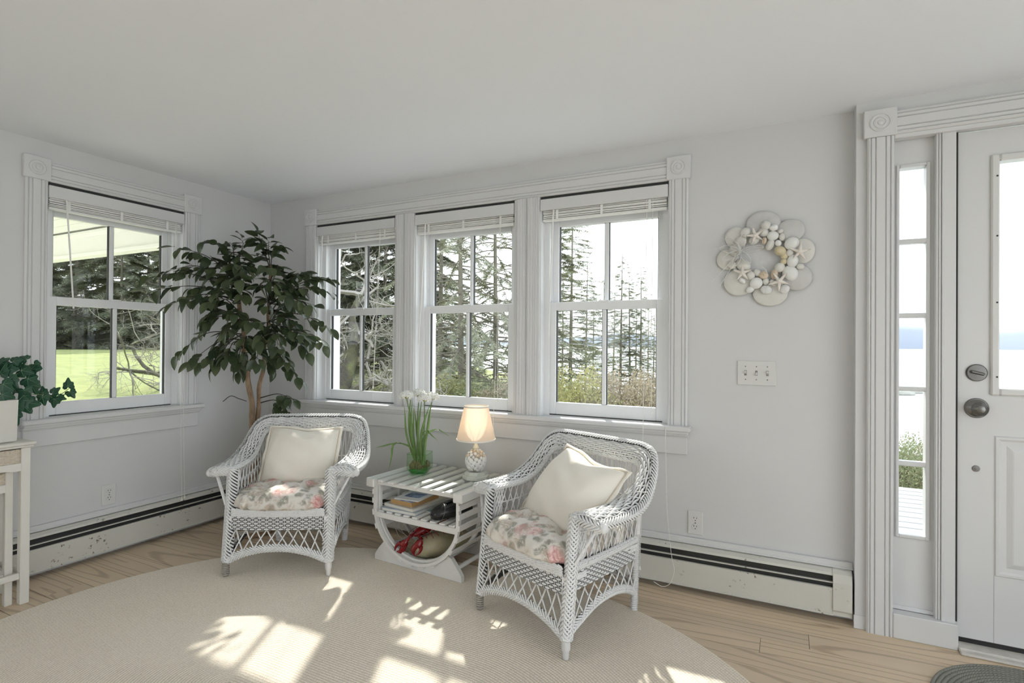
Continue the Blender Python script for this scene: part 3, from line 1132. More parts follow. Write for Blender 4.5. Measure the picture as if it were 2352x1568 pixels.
def make_chair(name, label, loc, rz):
    t = thing(name, label, 'chair', loc, rz, 'white wicker armchairs')
    IN, OU = resamp(full(INNER), 240), resamp(full(OUTER), 240)
    # arms and back rail: one continuous woven band, split into three parts
    for pname, i0, i1, nst in (('armrest', 0, 81, 15), ('back_rail', 79, 160, 17), ('armrest', 158, 239, 15)):
        mb, co = MB(), MB()
        ii = np.linspace(i0, i1, 15).round().astype(int)
        a, b = IN[ii], OU[ii]
        weave(mb, a, b, 9, nst, 0.0049, 0.0044, 0.018, co)
        nr = nrm((b - a) * 0.8 + np.cross(np.gradient(a, axis=0), b - a) * 0 + np.array([0, 0, .35]) * np.linalg.norm(b - a, axis=1, keepdims=True))
        braid(mb, b + nr * 0.004, nr, 0.036, 0.0150, 0.0048, 0.010, co)
        braid(mb, a - nrm(b - a) * 0.002, nrm(-(b - a) + np.array([0, 0, .05])), 0.024, 0.020, 0.0044, 0.004, co)
        o = mb.build(pname, WICKER, t, smooth=True)
        co.build('gap_backing', WEAVE_GAP, o)
    for sg in (-1, 1):
        X = lambda p: np.array(p, float) * np.array([sg, 1, 1])
        XX = lambda C: np.array(C, float) * np.array([sg, 1, 1])
        # front post with plait, arm nose
        mb, co = MB(), MB()
        post = XX([(.252, .006, .075), (.2505, .018, .18), (.2495, .034, .32), (.2495, .050, .46), (.251, .058, .522)])
        braid(mb, post + np.array([0, -0.014, 0]), (sg * 0.25, -1, 0), 0.052, 0.0158, 0.0054, 0.022, co)
        braid(mb, post + np.array([sg * .016, 0.004, 0]), (sg * 1.0, 0.1, 0), 0.036, 0.0158, 0.0052, 0.012, co)
        co.tube(spline(post, 10), 0.016, 8)
        nose = XX([(.243, .050, .512), (.29, .047, .514), (.335, .052, .508), (.368, .066, .500)])
        braid(mb, nose, (0, -1, 0.25), 0.044, 0.0150, 0.0054, 0.012, co)
        mb.ell(X((.372, .074, .498)), (.016, .020, .020), 10, 6)
        o = mb.build('front_post', WICKER, t, smooth=True)
        co.build('gap_backing', WEAVE_GAP, o)
        # foot peg
        if sg > 0:
            MB().lathe([(0.0005, 0.0), (0.0105, 0.002), (0.0125, 0.010), (0.0125, 0.030), (0.0165, 0.038), (0.0175, 0.045), (0.0165, 0.095)], 12, X((.253, .004, 0))).build('foot', WHITE, t, smooth=True)
        else:
            mb = MB()
            mb.lathe([(0.0005, 0.0), (0.012, 0.002), (0.013, 0.095)], 12, X((.253, .004, 0)))
            for k in range(8):
                mb.tube([X((.253 + .0148 * math.cos(a), .004 + .0148 * math.sin(a), 0.010 + k * 0.0095 + .004 * a / (2 * PI))) for a in np.linspace(0, 2 * PI, 12)], 0.0036, 5)
            mb.build('foot', LEGWRAP, t, smooth=True)
        # brace under the arm
        MB().bar(X((.342, .082, .496)), X((.268, .034, .345)), 0.014, 0.011, bev=0.002).build('arm_brace', WICKER, t)
        # rear leg
        rl = XX([(.192, .520, -0.007), (.205, .508, .12), (.222, .492, .30), (.240, .485, .48), (.255, .480, .62)])
        mb = MB()
        R_ = resamp(rl, 14)
        mb.tube(R_, 0.0135, 8)
        for k in range(34):
            c = R_[0] * 0
            f = k / 33 * 0.55 * 13
            i = int(f)
            p = R_[i] * (1 - (f - i)) + R_[min(i + 1, 13)] * (f - i)
            mb.tube([p + np.array([.0150 * math.cos(a), .0150 * math.sin(a), .006 * a / (2 * PI)]) for a in np.linspace(0, 2 * PI, 9)], 0.0032, 4)
        mb.build('rear_leg', WICKER, t, smooth=True)
        # side panel above the seat
        mb = MB()
        top = XX([(.246, .070, .512), (.250, .15, .512), (.253, .26, .514), (.256, .34, .530), (.258, .40, .562), (.255, .45, .60)])
        bot = XX([(.244, .045, .335), (.243, .14, .333), (.240, .24, .332), (.236, .33, .332), (.232, .41, .332), (.228, .482, .334)])
        lattice(mb, bot, top, 11, 0.16, 0.0029)
        for k in range(0, 7):
            i = 0.03 + k * 0.020
            p0 = resamp(bot, 101)[int(i * 100)]
            p1 = resamp(top, 101)[int(i * 100)]
            vv = np.linspace(0, 1, 16)[:, None]
            mb.tube(p0 * (1 - vv) + p1 * vv + np.array([0, 1, 0]) * 0.004 * np.cos(vv * 8 * PI + k * PI), 0.0032, 5)
        mb.tube(spline(bot, 20), 0.006, 6)
        mb.tube(spline(XX([(.248, .07, .45), (.251, .2, .448), (.254, .33, .462), (.256, .42, .50)]), 16), 0.0032, 5)
        mb.build('side_panel', WICKER, t, smooth=True)
        # side skirt: rope rows, weave, lattice, arched rim
        mb = MB()
        T0 = XX([(.249, .030, .318), (.246, .18, .318), (.238, .34, .318), (.224, .495, .318)])
        T1 = XX([(.250, .024, .235), (.246, .18, .238), (.237, .34, .238), (.216, .500, .235)])
        co = MB()
        weave(mb, T0, T1, 9, 26, 0.0039, 0.0034, 0.0, co)
        for dz in (.330, .322):
            braid(mb, T0 + np.array([sg * .003, 0, dz - .318]), (sg, 0, 0.2), 0.020, 0.019, 0.0042)
        o = mb.build('side_skirt', WICKER, t, smooth=True)
        co.build('gap_backing', WEAVE_GAP, o)
        mb = MB()
        AR = XX([(.252, .014, .082), (.252, .09, .118), (.246, .20, .150), (.236, .33, .150), (.222, .43, .122), (.204, .512, .078)])
        T1s = XX([(.250, .024, .235), (.246, .18, .235), (.237, .34, .235), (.216, .500, .235)])
        lattice(mb, T1s, AR, 8, 0.15, 0.0036)
        mb.build('side_lattice', WICKER, t, smooth=True)
        mb, co = MB(), MB()
        braid(mb, AR, (sg, 0, 0), 0.034, 0.0155, 0.0048, 0.006, co)
        o = mb.build('side_rim', WICKER, t, smooth=True)
        co.build('gap_backing', WEAVE_GAP, o)
    # front skirt
    mb = MB()
    F0 = [(-.228, .012, .305), (-.1, .004, .303), (.1, .004, .303), (.228, .012, .305)]
    F1 = [(-.230, .006, .232), (-.1, .000, .230), (.1, .000, .230), (.230, .006, .232)]
    co = MB()
    weave(mb, F0, F1, 8, 26, 0.0039, 0.0034, 0.0, co)
    for dz in (.325, .315, .306):
        braid(mb, np.array(F0) + np.array([0, -.003, dz - .304]), (0, -1, 0.1), 0.018, 0.020, 0.0042)
    o = mb.build('front_skirt', WICKER, t, smooth=True)
    co.build('gap_backing', WEAVE_GAP, o)
    mb = MB()
    AF = [(-.246, -.004, .082), (-.17, -.006, .116), (-.08, -.008, .138), (0, -.008, .143), (.08, -.008, .138), (.17, -.006, .116), (.246, -.004, .082)]
    lattice(mb, [(-.230, .006, .230), (-.1, .000, .230), (.1, .000, .230), (.230, .006, .230)], AF, 9, 0.12, 0.0036)
    mb.build('front_lattice', WICKER, t, smooth=True)
    mb, co = MB(), MB()
    braid(mb, AF, (0, -1, 0), 0.036, 0.0155, 0.0050, 0.006, co)
    o = mb.build('front_rim', WICKER, t, smooth=True)
    co.build('gap_backing', WEAVE_GAP, o)
    # rear skirt and back panel
    mb = MB()
    weave(mb, [(-.22, .497, .318), (.22, .497, .318)], [(-.214, .501, .24), (.214, .501, .24)], 8, 22, 0.0048, 0.0034)
    AB = [(-.203, .514, .085), (-.1, .512, .135), (0, .512, .15), (.1, .512, .135), (.203, .514, .085)]
    lattice(mb, [(-.214, .501, .24), (0, .503, .24), (.214, .501, .24)], AB, 7, 0.13, 0.0034)
    braid(mb, AB, (0, 1, 0), 0.034, 0.018, 0.0056)
    mb.build('rear_skirt', WICKER, t, smooth=True)
    mb = MB()
    bt = [(-.245, .482, .650), (-.12, .494, .655), (0, .497, .656), (.12, .494, .655), (.245, .482, .650)]
    bb = [(-.225, .486, .335), (-.11, .496, .335), (0, .498, .335), (.11, .496, .335), (.225, .486, .335)]
    lattice(mb, bt, bb, 17, 0.045, 0.0030)
    mb.tube(spline([(-.236, .486, .50), (0, .498, .50), (.236, .486, .50)], 12), 0.0035, 5)
    mb.tube(spline([(-.225, .486, .335), (0, .498, .335), (.225, .486, .335)], 12), 0.006, 6)
    mb.build('back_panel', WICKER, t, smooth=True)
    # seat deck and rails under it
    mb = MB().box((-.235, .03, .296), (.235, .49, .308))
    mb.bar((-.24, .02, .285), (.24, .02, .285), .022, .022).bar((-.21, .49, .285), (.21, .49, .285), .022, .022)
    mb.bar((-.245, .02, .285), (-.215, .49, .285), .022, .022).bar((.245, .02, .285), (.215, .49, .285), .022, .022)
    mb.build('seat_deck', WICKER, t)
    mb = MB().bar((-.235, .05, .20), (.20, .48, .12), .012, .018).bar((.235, .05, .20), (-.20, .48, .12), .012, .018)
    mb.build('cross_stretcher', LEGWRAP, t)
    return t


CH1 = ((1.102, -0.844, 0.0075), math.radians(28.6))
CH2 = ((2.404, -0.764, 0.0075), math.radians(-21.1))
c1 = make_chair('wicker_armchair', 'white wicker armchair in the corner, left of the trap table', *CH1)
c2 = copy_tree(c1)
c2['label'] = 'white wicker armchair nearest the viewer, right of the trap table'
c2.location = CH2[0]
c2.rotation_euler = (0, 0, CH2[1])


# ------------------------------------------------------------------ cushions
def m_floral():
    q = NB('faded_floral_cotton')
    v = q.coord('Object')
    nd = q.n('TexNoise')
    nd.inputs['Scale'].default_value = 14
    q.l(v, nd.inputs['Vector'])
    dv = q.n('VectorMath', operation='SCALE')
    q.l(nd.outputs['Color'], dv.inputs[0])
    dv.inputs['Scale'].default_value = 0.06
    av = q.n('VectorMath', operation='ADD')
    q.l(v, av.inputs[0])
    q.l(dv.outputs[0], av.inputs[1])

    def spots(scale, lo, hi, seed):
        vo = q.n('TexVoronoi', feature='F1')
        vo.inputs['Scale'].default_value = scale
        mp = q.n('Mapping')
        mp.inputs['Location'].default_value = (seed, seed * 1.7, seed * .6)
        q.l(av.outputs[0], mp.inputs[0])
        q.l(mp.outputs[0], vo.inputs['Vector'])
        return q.ramp(vo.outputs['Distance'], [(lo, (1, 1, 1)), (hi, (0, 0, 0))]), vo.outputs['Color']

    petal = q.noise(av.outputs[0], 46, 3, 0.6, 1.2)
    big = q.noise(v, 7.0, 2)
    cream = q.mix(q.noise(v, 20, 4), (0.70, 0.66, 0.60, 1), (0.82, 0.79, 0.74, 1))
    leaf, _ = spots(21, 0.30, 0.50, 2.3)
    c = q.mix(q.math('MULTIPLY', leaf, q.ramp(petal, [(0.32, (0, 0, 0)), (0.52, (1, 1, 1))])), cream, (0.34, 0.33, 0.28, 1))
    tan_, _ = spots(15, 0.28, 0.55, 5.1)
    c = q.mix(q.math('MULTIPLY', tan_, q.ramp(petal, [(0.40, (0.8, 0.8, 0.8)), (0.62, (0, 0, 0))])), c, (0.47, 0.37, 0.28, 1))
    rose, _ = spots(11, 0.25, 0.48, 8.4)
    rosef = q.math('MULTIPLY', rose, q.ramp(big, [(0.42, (0, 0, 0)), (0.52, (1, 1, 1))]))
    rosec = q.mix(q.ramp(petal, [(0.4, (0, 0, 0)), (0.6, (1, 1, 1))]), (0.58, 0.22, 0.21, 1), (0.82, 0.58, 0.55, 1))
    c = q.mix(q.math('MULTIPLY', rosef, 0.85), c, rosec)
    q.col(c)
    q.set(Roughness=0.8)
    q.bump(q.noise(v, 240, 2), 0.12, 0.001)
    return q.m


FLORAL = m_floral()


def m_linen():
    q = NB('cream_linen')
    v = q.coord('Object')
    q.col(q.mix(q.noise(v, 5, 4), (0.84, 0.785, 0.69, 1), (0.92, 0.875, 0.79, 1)))
    q.set(Roughness=0.85)
    q.bump(q.mix(0.5, q.noise(v, 9, 3), q.noise(v, 300, 2)), 0.25, 0.004)
    return q.m


LINEN = m_linen()
PIPING = plain('cream_piping', (0.66, 0.58, 0.47, 1), 0.8, var=0.08, vscale=20)


def seat_cushion(name, label, chair, seed):
    (lx, ly, lz), rz = chair
    M = Matrix.Translation((lx, ly, lz)) @ Matrix.Rotation(rz, 4, 'Z')
    nu, nv = 96, 40
    ph = np.arange(nu) / nu * 2 * PI
    th = np.linspace(0, PI, nv + 1)
    sp = lambda x, e: np.sign(x) * np.abs(x) ** e
    cx, cy, hx, hy, hz = 0.0, 0.228, 0.238, 0.252, 0.070
    X = sp(np.sin(th), .5)[:, None] * sp(np.cos(ph), .42)[None] * hx
    Y = sp(np.sin(th), .5)[:, None] * sp(np.sin(ph), .42)[None] * hy
    Z = (sp(np.cos(th), .75)[:, None] * np.ones(nu)) * hz
    rr = random.Random(seed)
    tufts = [(-.11, -.10), (.11, -.10), (0, .02), (-.11, .13), (.11, .13)]
    top = smoothstep(-0.01, 0.03, Z)
    pucker = np.zeros_like(X)
    for tx, ty in tufts:
        d2 = (X - tx) ** 2 + (Y - ty) ** 2
        pucker -= 0.034 * np.exp(-d2 / 0.0022)
        ang = np.arctan2(Y - ty, X - tx)
        pucker += 0.0055 * np.cos(ang * 6 + tx * 40 + seed) * np.exp(-d2 / 0.010)
    pucker += 0.004 * np.sin(X * 47 + seed) * np.sin(Y * 39)
    pucker += 0.0035 * np.sin(np.arctan2(Y, X) * 17 + seed) * smoothstep(.10, .22, np.hypot(X, Y))
    edge = np.clip(1 - np.abs(Z) / hz, 0, 1)
    rim = 1 + 0.026 * np.sin(ph * 15 + seed)[None] * edge + 0.014 * np.sin(ph * 31 + 2 * seed)[None] * edge
    X, Y = X * rim, Y * rim
    Zf = np.where(Z > 0, Z * 1.15 * (1 - .38 * smoothstep(-.02, .20, Y)), Z * 0.60) + pucker * top
    P = np.stack([X + cx, Y + cy, Zf + 0.354], -1)
    o = MB().grid(P, wrap_v=True).build(name, FLORAL, smooth=True)
    o.matrix_world = M
    tag(o, label, 'cushion', 'floral seat cushions')
    return o


seat_cushion('seat_cushion', 'faded floral tufted seat cushion on the corner wicker armchair', CH1, 1)
seat_cushion('seat_cushion', 'faded floral tufted seat cushion on the nearer wicker armchair', CH2, 4)


def pillow(label, chair, centre, tilt, spin, yaw, sx, sz, T, seed, dent):
    (lx, ly, lz), rz = chair
    t = thing('throw_pillow', label, 'pillow', (0, 0, 0), 0, 'cream throw pillows')
    t.matrix_world = (Matrix.Translation((lx, ly, lz)) @ Matrix.Rotation(rz, 4, 'Z') @ Matrix.Translation(centre) @ Matrix.Rotation(yaw, 4, 'Z')
                      @ Matrix.Rotation(tilt, 4, 'X') @ Matrix.Rotation(spin, 4, 'Y'))
    n = 41
    u = np.linspace(-1, 1, n)
    U, V = np.meshgrid(u, u, indexing='ij')
    prof = np.maximum(0, (1 - np.abs(U) ** 2.2)) ** .5 * np.maximum(0, (1 - np.abs(V) ** 2.2)) ** .5
    ear = smoothstep(0.55, 1.0, np.abs(U * V))
    prof = prof * (1 - .35 * ear)
    pinch = 1 - 0.02 * (1 - np.abs(U) ** 2) * np.abs(V) ** 3
    pinch2 = 1 - 0.015 * (1 - np.abs(V) ** 2) * np.abs(U) ** 3
    X, Zc = U * sx / 2 * pinch2, V * sz / 2 * pinch
    Zc = Zc - dent * np.exp(-((U - 0.15) / 0.45) ** 2) * smoothstep(0.1, 1, V)
    rr = np.random.RandomState(seed)
    wr = 0.005 * np.sin(U * 5 + V * 9 + seed) * (1 - np.abs(U)) + 0.004 * np.sin(U * 13 - V * 4) * smoothstep(0.2, 0.9, np.abs(U))
    wr = wr + 0.006 * np.sin((U + V) * 8) * smoothstep(0.5, 1.2, np.abs(U) * np.abs(V) * 2)
    mb = MB()
    mb.grid(np.stack([X, -(prof * (T / 2 + wr)), Zc], -1))
    mb.grid(np.stack([X, prof * T / 2, Zc], -1)[::-1])
    mb.build('cover', LINEN, t, smooth=True)
    # flat flange round the seam
    ring_i = [(i, 0) for i in range(n)] + [(n - 1, j) for j in range(1, n)] + [(i, n - 1) for i in range(n - 2, -1, -1)] + [(0, j) for j in range(n - 2, 0, -1)]
    R0 = np.array([(X[i, j], 0, Zc[i, j]) for i, j in ring_i])
    out = nrm(R0 * np.array([1, 0, 1]))
    k = len(R0)
    wav = 0.004 * np.sin(np.arange(k) * 0.55 + seed)
    R1 = R0 + out * 0.020 + np.array([0, 1, 0]) * wav[:, None]
    mb = MB()
    Rm = R0 * 0.985
    y_ = np.array([0, 1, 0])
    mb.grid(np.stack([Rm - y_ * .004, (R0 + R1) / 2 - y_ * .005, R1 - y_ * .001, R1 + y_ * .001, (R0 + R1) / 2 + y_ * .005, Rm + y_ * .004], 1), wrap_u=True)
    mb.build('flange', LINEN, t, smooth=True)
    MB().tube(R0 + out * 0.003 - y_ * 0.005, 0.0022, 5, closed=True).build('stitched_seam', PIPING, t, smooth=True)
    return t


pillow('cream square throw pillow propped upright on the corner armchair', CH1, (-0.005, 0.335, 0.522), math.radians(-28), math.radians(1), 0.0, 0.385, 0.34, 0.20, 3, 0.018)
pillow('cream square throw pillow leaning askew on the nearer armchair', CH2, (0.020, 0.300, 0.520), math.radians(-42), math.radians(8), math.radians(-5), 0.41, 0.36, 0.20, 8, 0.03)

# ================================================================== LOBSTER-TRAP TABLE
def m_paintwood():
    q = NB('white_painted_lath')
    v = q.coord('Object', (1, 1, 1))
    n1 = q.noise(v, 26, 5, 0.6)
    chip = q.ramp(q.noise(v, 60, 4, 0.65), [(0.66, (0, 0, 0)), (0.72, (1, 1, 1))])
    base = q.mix(n1, (0.74, 0.725, 0.695, 1), (0.82, 0.81, 0.785, 1))
    q.col(q.mix(q.math('MULTIPLY', chip, 0.5), base, (0.50, 0.42, 0.32, 1)))
    q.set(Roughness=0.5)
    q.bump(n1, 0.08, 0.002)
    return q.m


LATH = m_paintwood()
TB_LOC, TB_RZ = (1.672, -0.466, 0.004), math.radians(-4.03)
tb = thing('trap_table', 'white lobster-trap side table with glass top between the wicker chairs', 'table', TB_LOC, TB_RZ)
TBM = Matrix.Translation(TB_LOC) @ Matrix.Rotation(TB_RZ, 4, 'Z')
TBI = TBM.inverted()


def tl(px, py, ydepth):
    """table-local point on the sight line of a photo pixel, at table depth ydepth"""
    o, d = TBI @ Vector(CAM), TBI.to_3x3() @ Vector(ray(px, py))
    return o + d * ((ydepth - o.y) / d.y)


def bow_pts(ry, n=40, a=0.275, zc=0.295, b=0.255, ztop=0.405, off=0.0):
    L = [(-a - off, ry, ztop), (-a - off, ry, zc + 0.03)]
    for th in np.linspace(PI, 2 * PI, n):
        L.append(((a + off) * math.cos(th), ry, zc + (b + off) * math.sin(th)))
    L += [(a + off, ry, zc + 0.03), (a + off, ry, ztop)]
    return np.array(L)


for y0 in (0.0, 0.345):                         # cradle boards with a hollow for the bow
    zb_ = 0.004 if y0 < .1 else -0.0035
    poly = [(-.288, zb_), (-.288, .030), (-.262, .068), (-.225, .108), (-.205, .118), (-.185, .118)]
    for th in np.linspace(PI + 0.80, 2 * PI - 0.80, 18):
        poly.append((.284 * math.cos(th), .295 + .264 * math.sin(th)))
    poly += [(.185, .118), (.205, .118), (.225, .108), (.270, .056), (.288, .030), (.288, zb_)]
    M = mat4((1, 0, 0), (0, 0, 1), (0, -1, 0), (0, y0 + 0.024, 0))
    MB().prism(poly, 0.024, M).build('cradle_board', LATH, tb)
for y0, off in ((-0.010, 0.0), (0.012, -0.012), (0.178, 0.0), (0.350, 0.0)):
    P = bow_pts(y0, off=off)
    c = P.mean(0)
    n_ = np.gradient(P, axis=0)
    nn = nrm(np.cross(n_, (0, 1, 0)))
    mb = MB()
    h = 0.0075
    ring = np.stack([P + nn * h + (0, -.009, 0), P + nn * h + (0, .009, 0), P - nn * h + (0, .009, 0), P - nn * h + (0, -.009, 0)], 1)
    mb.grid(ring, wrap_v=True)
    mb.build('bow', LATH, tb)
for sg in (-1, 1):
    MB().box((sg * .262, -0.041, .400), (sg * .318, .43, .446), bev=0.004).build('top_beam', LATH, tb)
for i in range(7):
    x = -0.222 + i * 0.074
    MB().box((x - 0.018, -0.034, .432), (x + 0.018, .425, .4445), bev=0.002).build('top_slat', LATH, tb)
for y0 in (-0.012, 0.17, 0.39):
    MB().box((-.264, y0, .412), (.264, y0 + .024, .4315), bev=0.002).build('top_cross_rail', LATH, tb)
MB().box((-.288, -0.044, .447), (.288, .428, .4525), bev=0.001).build('glass_top', TABLEGLASS, tb)
# shelf
for y0 in (-0.018, 0.17, 0.335):
    MB().box((-.272, y0, .238), (.272, y0 + .020, .268), bev=0.003).build('shelf_rail', LATH, tb)
for i in range(9):
    x = -0.236 + i * 0.059
    MB().box((x - 0.0185, -0.014, .2685), (x + 0.0185, .360, .278), bev=0.002).build('shelf_slat', LATH, tb)
# laths nailed round the outside of the bows
E_ = bow_pts(0)
for k, th in enumerate(np.radians([187, 203, 219, 235, 250, 265, 280, 295, 310, 326, 342, 355])):
    a, b, zc = 0.275 + 0.0125, 0.255 + 0.0125, 0.295
    p = np.array((a * math.cos(th), 0, zc + b * math.sin(th)))
    tang = nrm(np.array((-a * math.sin(th), 0, b * math.cos(th))))
    nrml_ = np.cross(tang, (0, 1, 0))
    M = mat4(tuple(tang), (0, 1, 0), tuple(nrml_), tuple(p))
    if 219 < math.degrees(th) < 319 and abs(math.degrees(th) - 270) > 34:
        continue
    MB().box((-0.0145, -0.022, -0.0045), (0.0145, .372, 0.0045), np.array(M), bev=0.0015).build('side_lath', LATH, tb)
for sg in (-1, 1):
    for z in (0.325, 0.372):
        MB().box((sg * .283, -0.022, z - .0145), (sg * .291, .372, z + .0145), bev=0.0015).build('side_lath', LATH, tb)
MB().tube([(.245, 0.022, .058), (.245, .348, .058)], 0.011, 12).build('dowel', LATH, tb)
MB().tube([(-.245, 0.022, .058), (-.245, .348, .058)], 0.011, 12).build('dowel', LATH, tb)
# knotted netting hung inside
NET = plain('net_twine', (0.62, 0.60, 0.54, 1), 0.8)
mb = MB()
rr = random.Random(3)
NX, NZ = 8, 5
G = {}
for i in range(NX + 1):
    for j in range(NZ + 1):
        x = -0.255 + i * 0.045 + (0.022 if j % 2 else 0) + rr.uniform(-.006, .006)
        z = 0.262 - j * 0.034 - 0.02 * (i / NX) + rr.uniform(-.005, .005)
        y = 0.10 + 0.16 * (i / NX) + 0.03 * math.sin(j * 1.3 + i)
        lim = 0.275 * math.sqrt(max(0, 1 - ((0.295 - z) / 0.255) ** 2)) - 0.02
        G[i, j] = (max(-lim, min(lim, x)), y, z)
for i in range(NX + 1):
    for j in range(NZ):
        for di in ((0, -1) if j % 2 == 0 else (0, 1)):
            if (i + di, j + 1) in G:
                p, q_ = np.array(G[i, j]), np.array(G[i + di, j + 1])
                mb.tube([p, (p + q_) / 2 - (0, 0, .004), q_], 0.0011, 4)
mb.build('netting', NET, tb)


# ------------------------------------------------------------------ books and case on the shelf
def m_cover(name, c1, c2, scale=8):
    q = NB(name)
    v = q.coord('Object')
    q.col(q.mix(q.ramp(q.noise(v, scale, 3, 0.6, 0.4), [(0.42, (0, 0, 0)), (0.58, (1, 1, 1))]), c1, c2))
    q.set(Roughness=0.35)
    return q.m


def book(name, label, cover, pages, x0, y0, w_, d_, z, th, rot, hard=0.0, hb=0.002):
    t = thing(name, label, 'book' if name != 'magazine' else 'magazine')
    t.matrix_world = TBM @ Matrix.Translation((x0, y0, z)) @ Matrix.Rotation(rot, 4, 'Z')
    MB().box((-w_ / 2 + hard, -d_ / 2 + hard, hb), (w_ / 2 - hard, d_ / 2 - hard, th - hb)).build('pages', pages, t)
    mb = MB().box((-w_ / 2, -d_ / 2, 0), (w_ / 2, d_ / 2, hb), bev=0.0004).box((-w_ / 2, -d_ / 2, th - hb), (w_ / 2, d_ / 2, th), bev=0.0004)
    mb.box((-w_ / 2 - 0.0005, -d_ / 2, 0), (-w_ / 2 + hb, d_ / 2, th), bev=0.0004)
    mb.build('cover', cover, t)
    return t


PG_W = plain('pages_white', (0.74, 0.72, 0.66, 1), 0.8, var=0.06, vscale=200)
PG_O = plain('pages_tan', (0.47, 0.29, 0.12, 1), 0.8, var=0.12, vscale=180)
CV_B = m_cover('cover_blue_grey', (0.33, 0.41, 0.50, 1), (0.45, 0.52, 0.60, 1))
CV_C = m_cover('cover_cream', (0.68, 0.65, 0.56, 1), (0.60, 0.58, 0.52, 1))
CV_P = m_cover('cover_pale_print', (0.60, 0.62, 0.66, 1), (0.20, 0.25, 0.38, 1), 16)
CV_M = m_cover('cover_magazine', (0.72, 0.73, 0.76, 1), (0.78, 0.78, 0.78, 1))
CV_T = m_cover('cover_teal', (0.62, 0.64, 0.62, 1), (0.16, 0.30, 0.38, 1), 10)
zs = 0.2785
book('book', 'blue-grey hardback at the bottom of the book stack on the trap table shelf', CV_B, PG_W, -0.125, 0.142, 0.225, 0.30, zs, 0.017, math.radians(3), 0.003)
book('book', 'thin cream book, second from the bottom of the book stack', CV_C, PG_W, -0.118, 0.145, 0.212, 0.28, zs + 0.0175, 0.016, math.radians(-4), 0.002)
book('book', 'thick paperback with orange-tan page edges in the book stack', CV_P, PG_O, -0.115, 0.125, 0.150, 0.215, zs + 0.034, 0.026, math.radians(-2), 0.0, 0.0012)
mg = book('magazine', 'magazine with a blue cover photo on top of the book stack', CV_M, PG_W, -0.108, 0.130, 0.150, 0.20, zs + 0.0605, 0.006, math.radians(7), 0.0, 0.0008)
m_photo = m_cover('cover_photo_blue', (0.05, 0.09, 0.22, 1), (0.30, 0.42, 0.62, 1), 30)
MB().box((-.048, -.052, .0061), (.050, .030, .0066)).build('cover_photo', m_photo, mg)
book('magazine', 'thin teal magazine lying beside the book stack on the shelf', CV_T, PG_W, 0.045, 0.205, 0.16, 0.25, zs, 0.006, math.radians(-18), 0.0, 0.0008)

m_case = plain('black_leather', (0.012, 0.012, 0.014, 1), 0.24)
t = thing('leather_case', 'shiny black rounded case lying on the trap table shelf', 'case')
t.matrix_world = TBM @ Matrix.Translation((0.155, 0.085, zs + 0.042)) @ Matrix.Rotation(math.radians(-32), 4, 'Z') @ Matrix.Rotation(math.radians(8), 4, 'X')
mb = MB()
prof = [(-.105, .004), (-.102, .018), (-.085, .030), (-.05, .0375), (0, .040), (.08, .040), (.105, .036), (.108, .004)]
P = np.array([[(r * 1.25 * math.cos(a), y + 0.30 * r * math.sin(a) * (1 if y < -.04 else 0), r * math.sin(a)) for a in np.arange(28) / 28 * 2 * PI] for y, r in prof])
mb.grid(P, wrap_v=True)
mb.build('case_body', m_case, t, smooth=True)
mb = MB()
P = np.array([(.0385 * 1.25 * math.cos(a), -.052 + .018 * math.sin(a), .0385 * math.sin(a)) for a in np.arange(28) / 28 * 2 * PI])
mb.tube(P, 0.0018, 5, closed=True)
mb.build('rim_seam', PEWTER, t, smooth=True)
MB().box((-.016, -.02, .040), (.016, .06, .045), bev=0.002).build('strap', m_case, t)


# ------------------------------------------------------------------ float and red lobster in the trap
def m_float():
    q = NB('weathered_float')
    v = q.coord('Object')
    q.col(q.mix(q.ramp(q.noise(v, 7, 5, 0.6), [(0.35, (0, 0, 0)), (0.65, (1, 1, 1))]), (0.26, 0.25, 0.15, 1), (0.52, 0.45, 0.30, 1)))
    q.set(Roughness=0.4)
    return q.m


t = thing('fishing_float', 'mottled olive and tan float lying in the bottom of the trap table', 'float')
fl_c = Vector((0.050, 0.160, 0.106))
t.matrix_world = TBM @ Matrix.Translation(fl_c) @ Matrix.Rotation(math.radians(-24), 4, 'Z')
prof = [(-.175, .001), (-.172, .025), (-.155, .052), (-.12, .077), (-.06, .090), (.02, .092), (.09, .080), (.14, .058), (.165, .030), (.175, .001)]
MB().grid(np.array([[(r * .78 * math.cos(a), y, r * .68 * math.sin(a)) for a in np.arange(36) / 36 * 2 * PI] for y, r in prof], float), wrap_v=True).build('float_body', m_float(), t, smooth=True)
mb = MB().box((-.030, -.148, .012), (-.027, -.144, .026))
mb.tube([(-.005 + .012 * math.cos(a), -.108 - .012 * math.sin(a * 1.0), .057 + .002 * math.sin(3 * a)) for a in np.linspace(0, 5, 12)], .0012, 4)
mb.build('painted_mark', BLACK, t)

RED = NB('red_glazed_lobster')
_v = RED.coord('Object')
RED.col(RED.mix(RED.noise(_v, 18, 4), (0.15, 0.005, 0.007, 1), (0.26, 0.011, 0.011, 1)))
RED.set(Roughness=0.16)
RED = RED.m
lo = thing('lobster_figure', 'glossy red lobster figurine resting on the float inside the trap table', 'lobster')
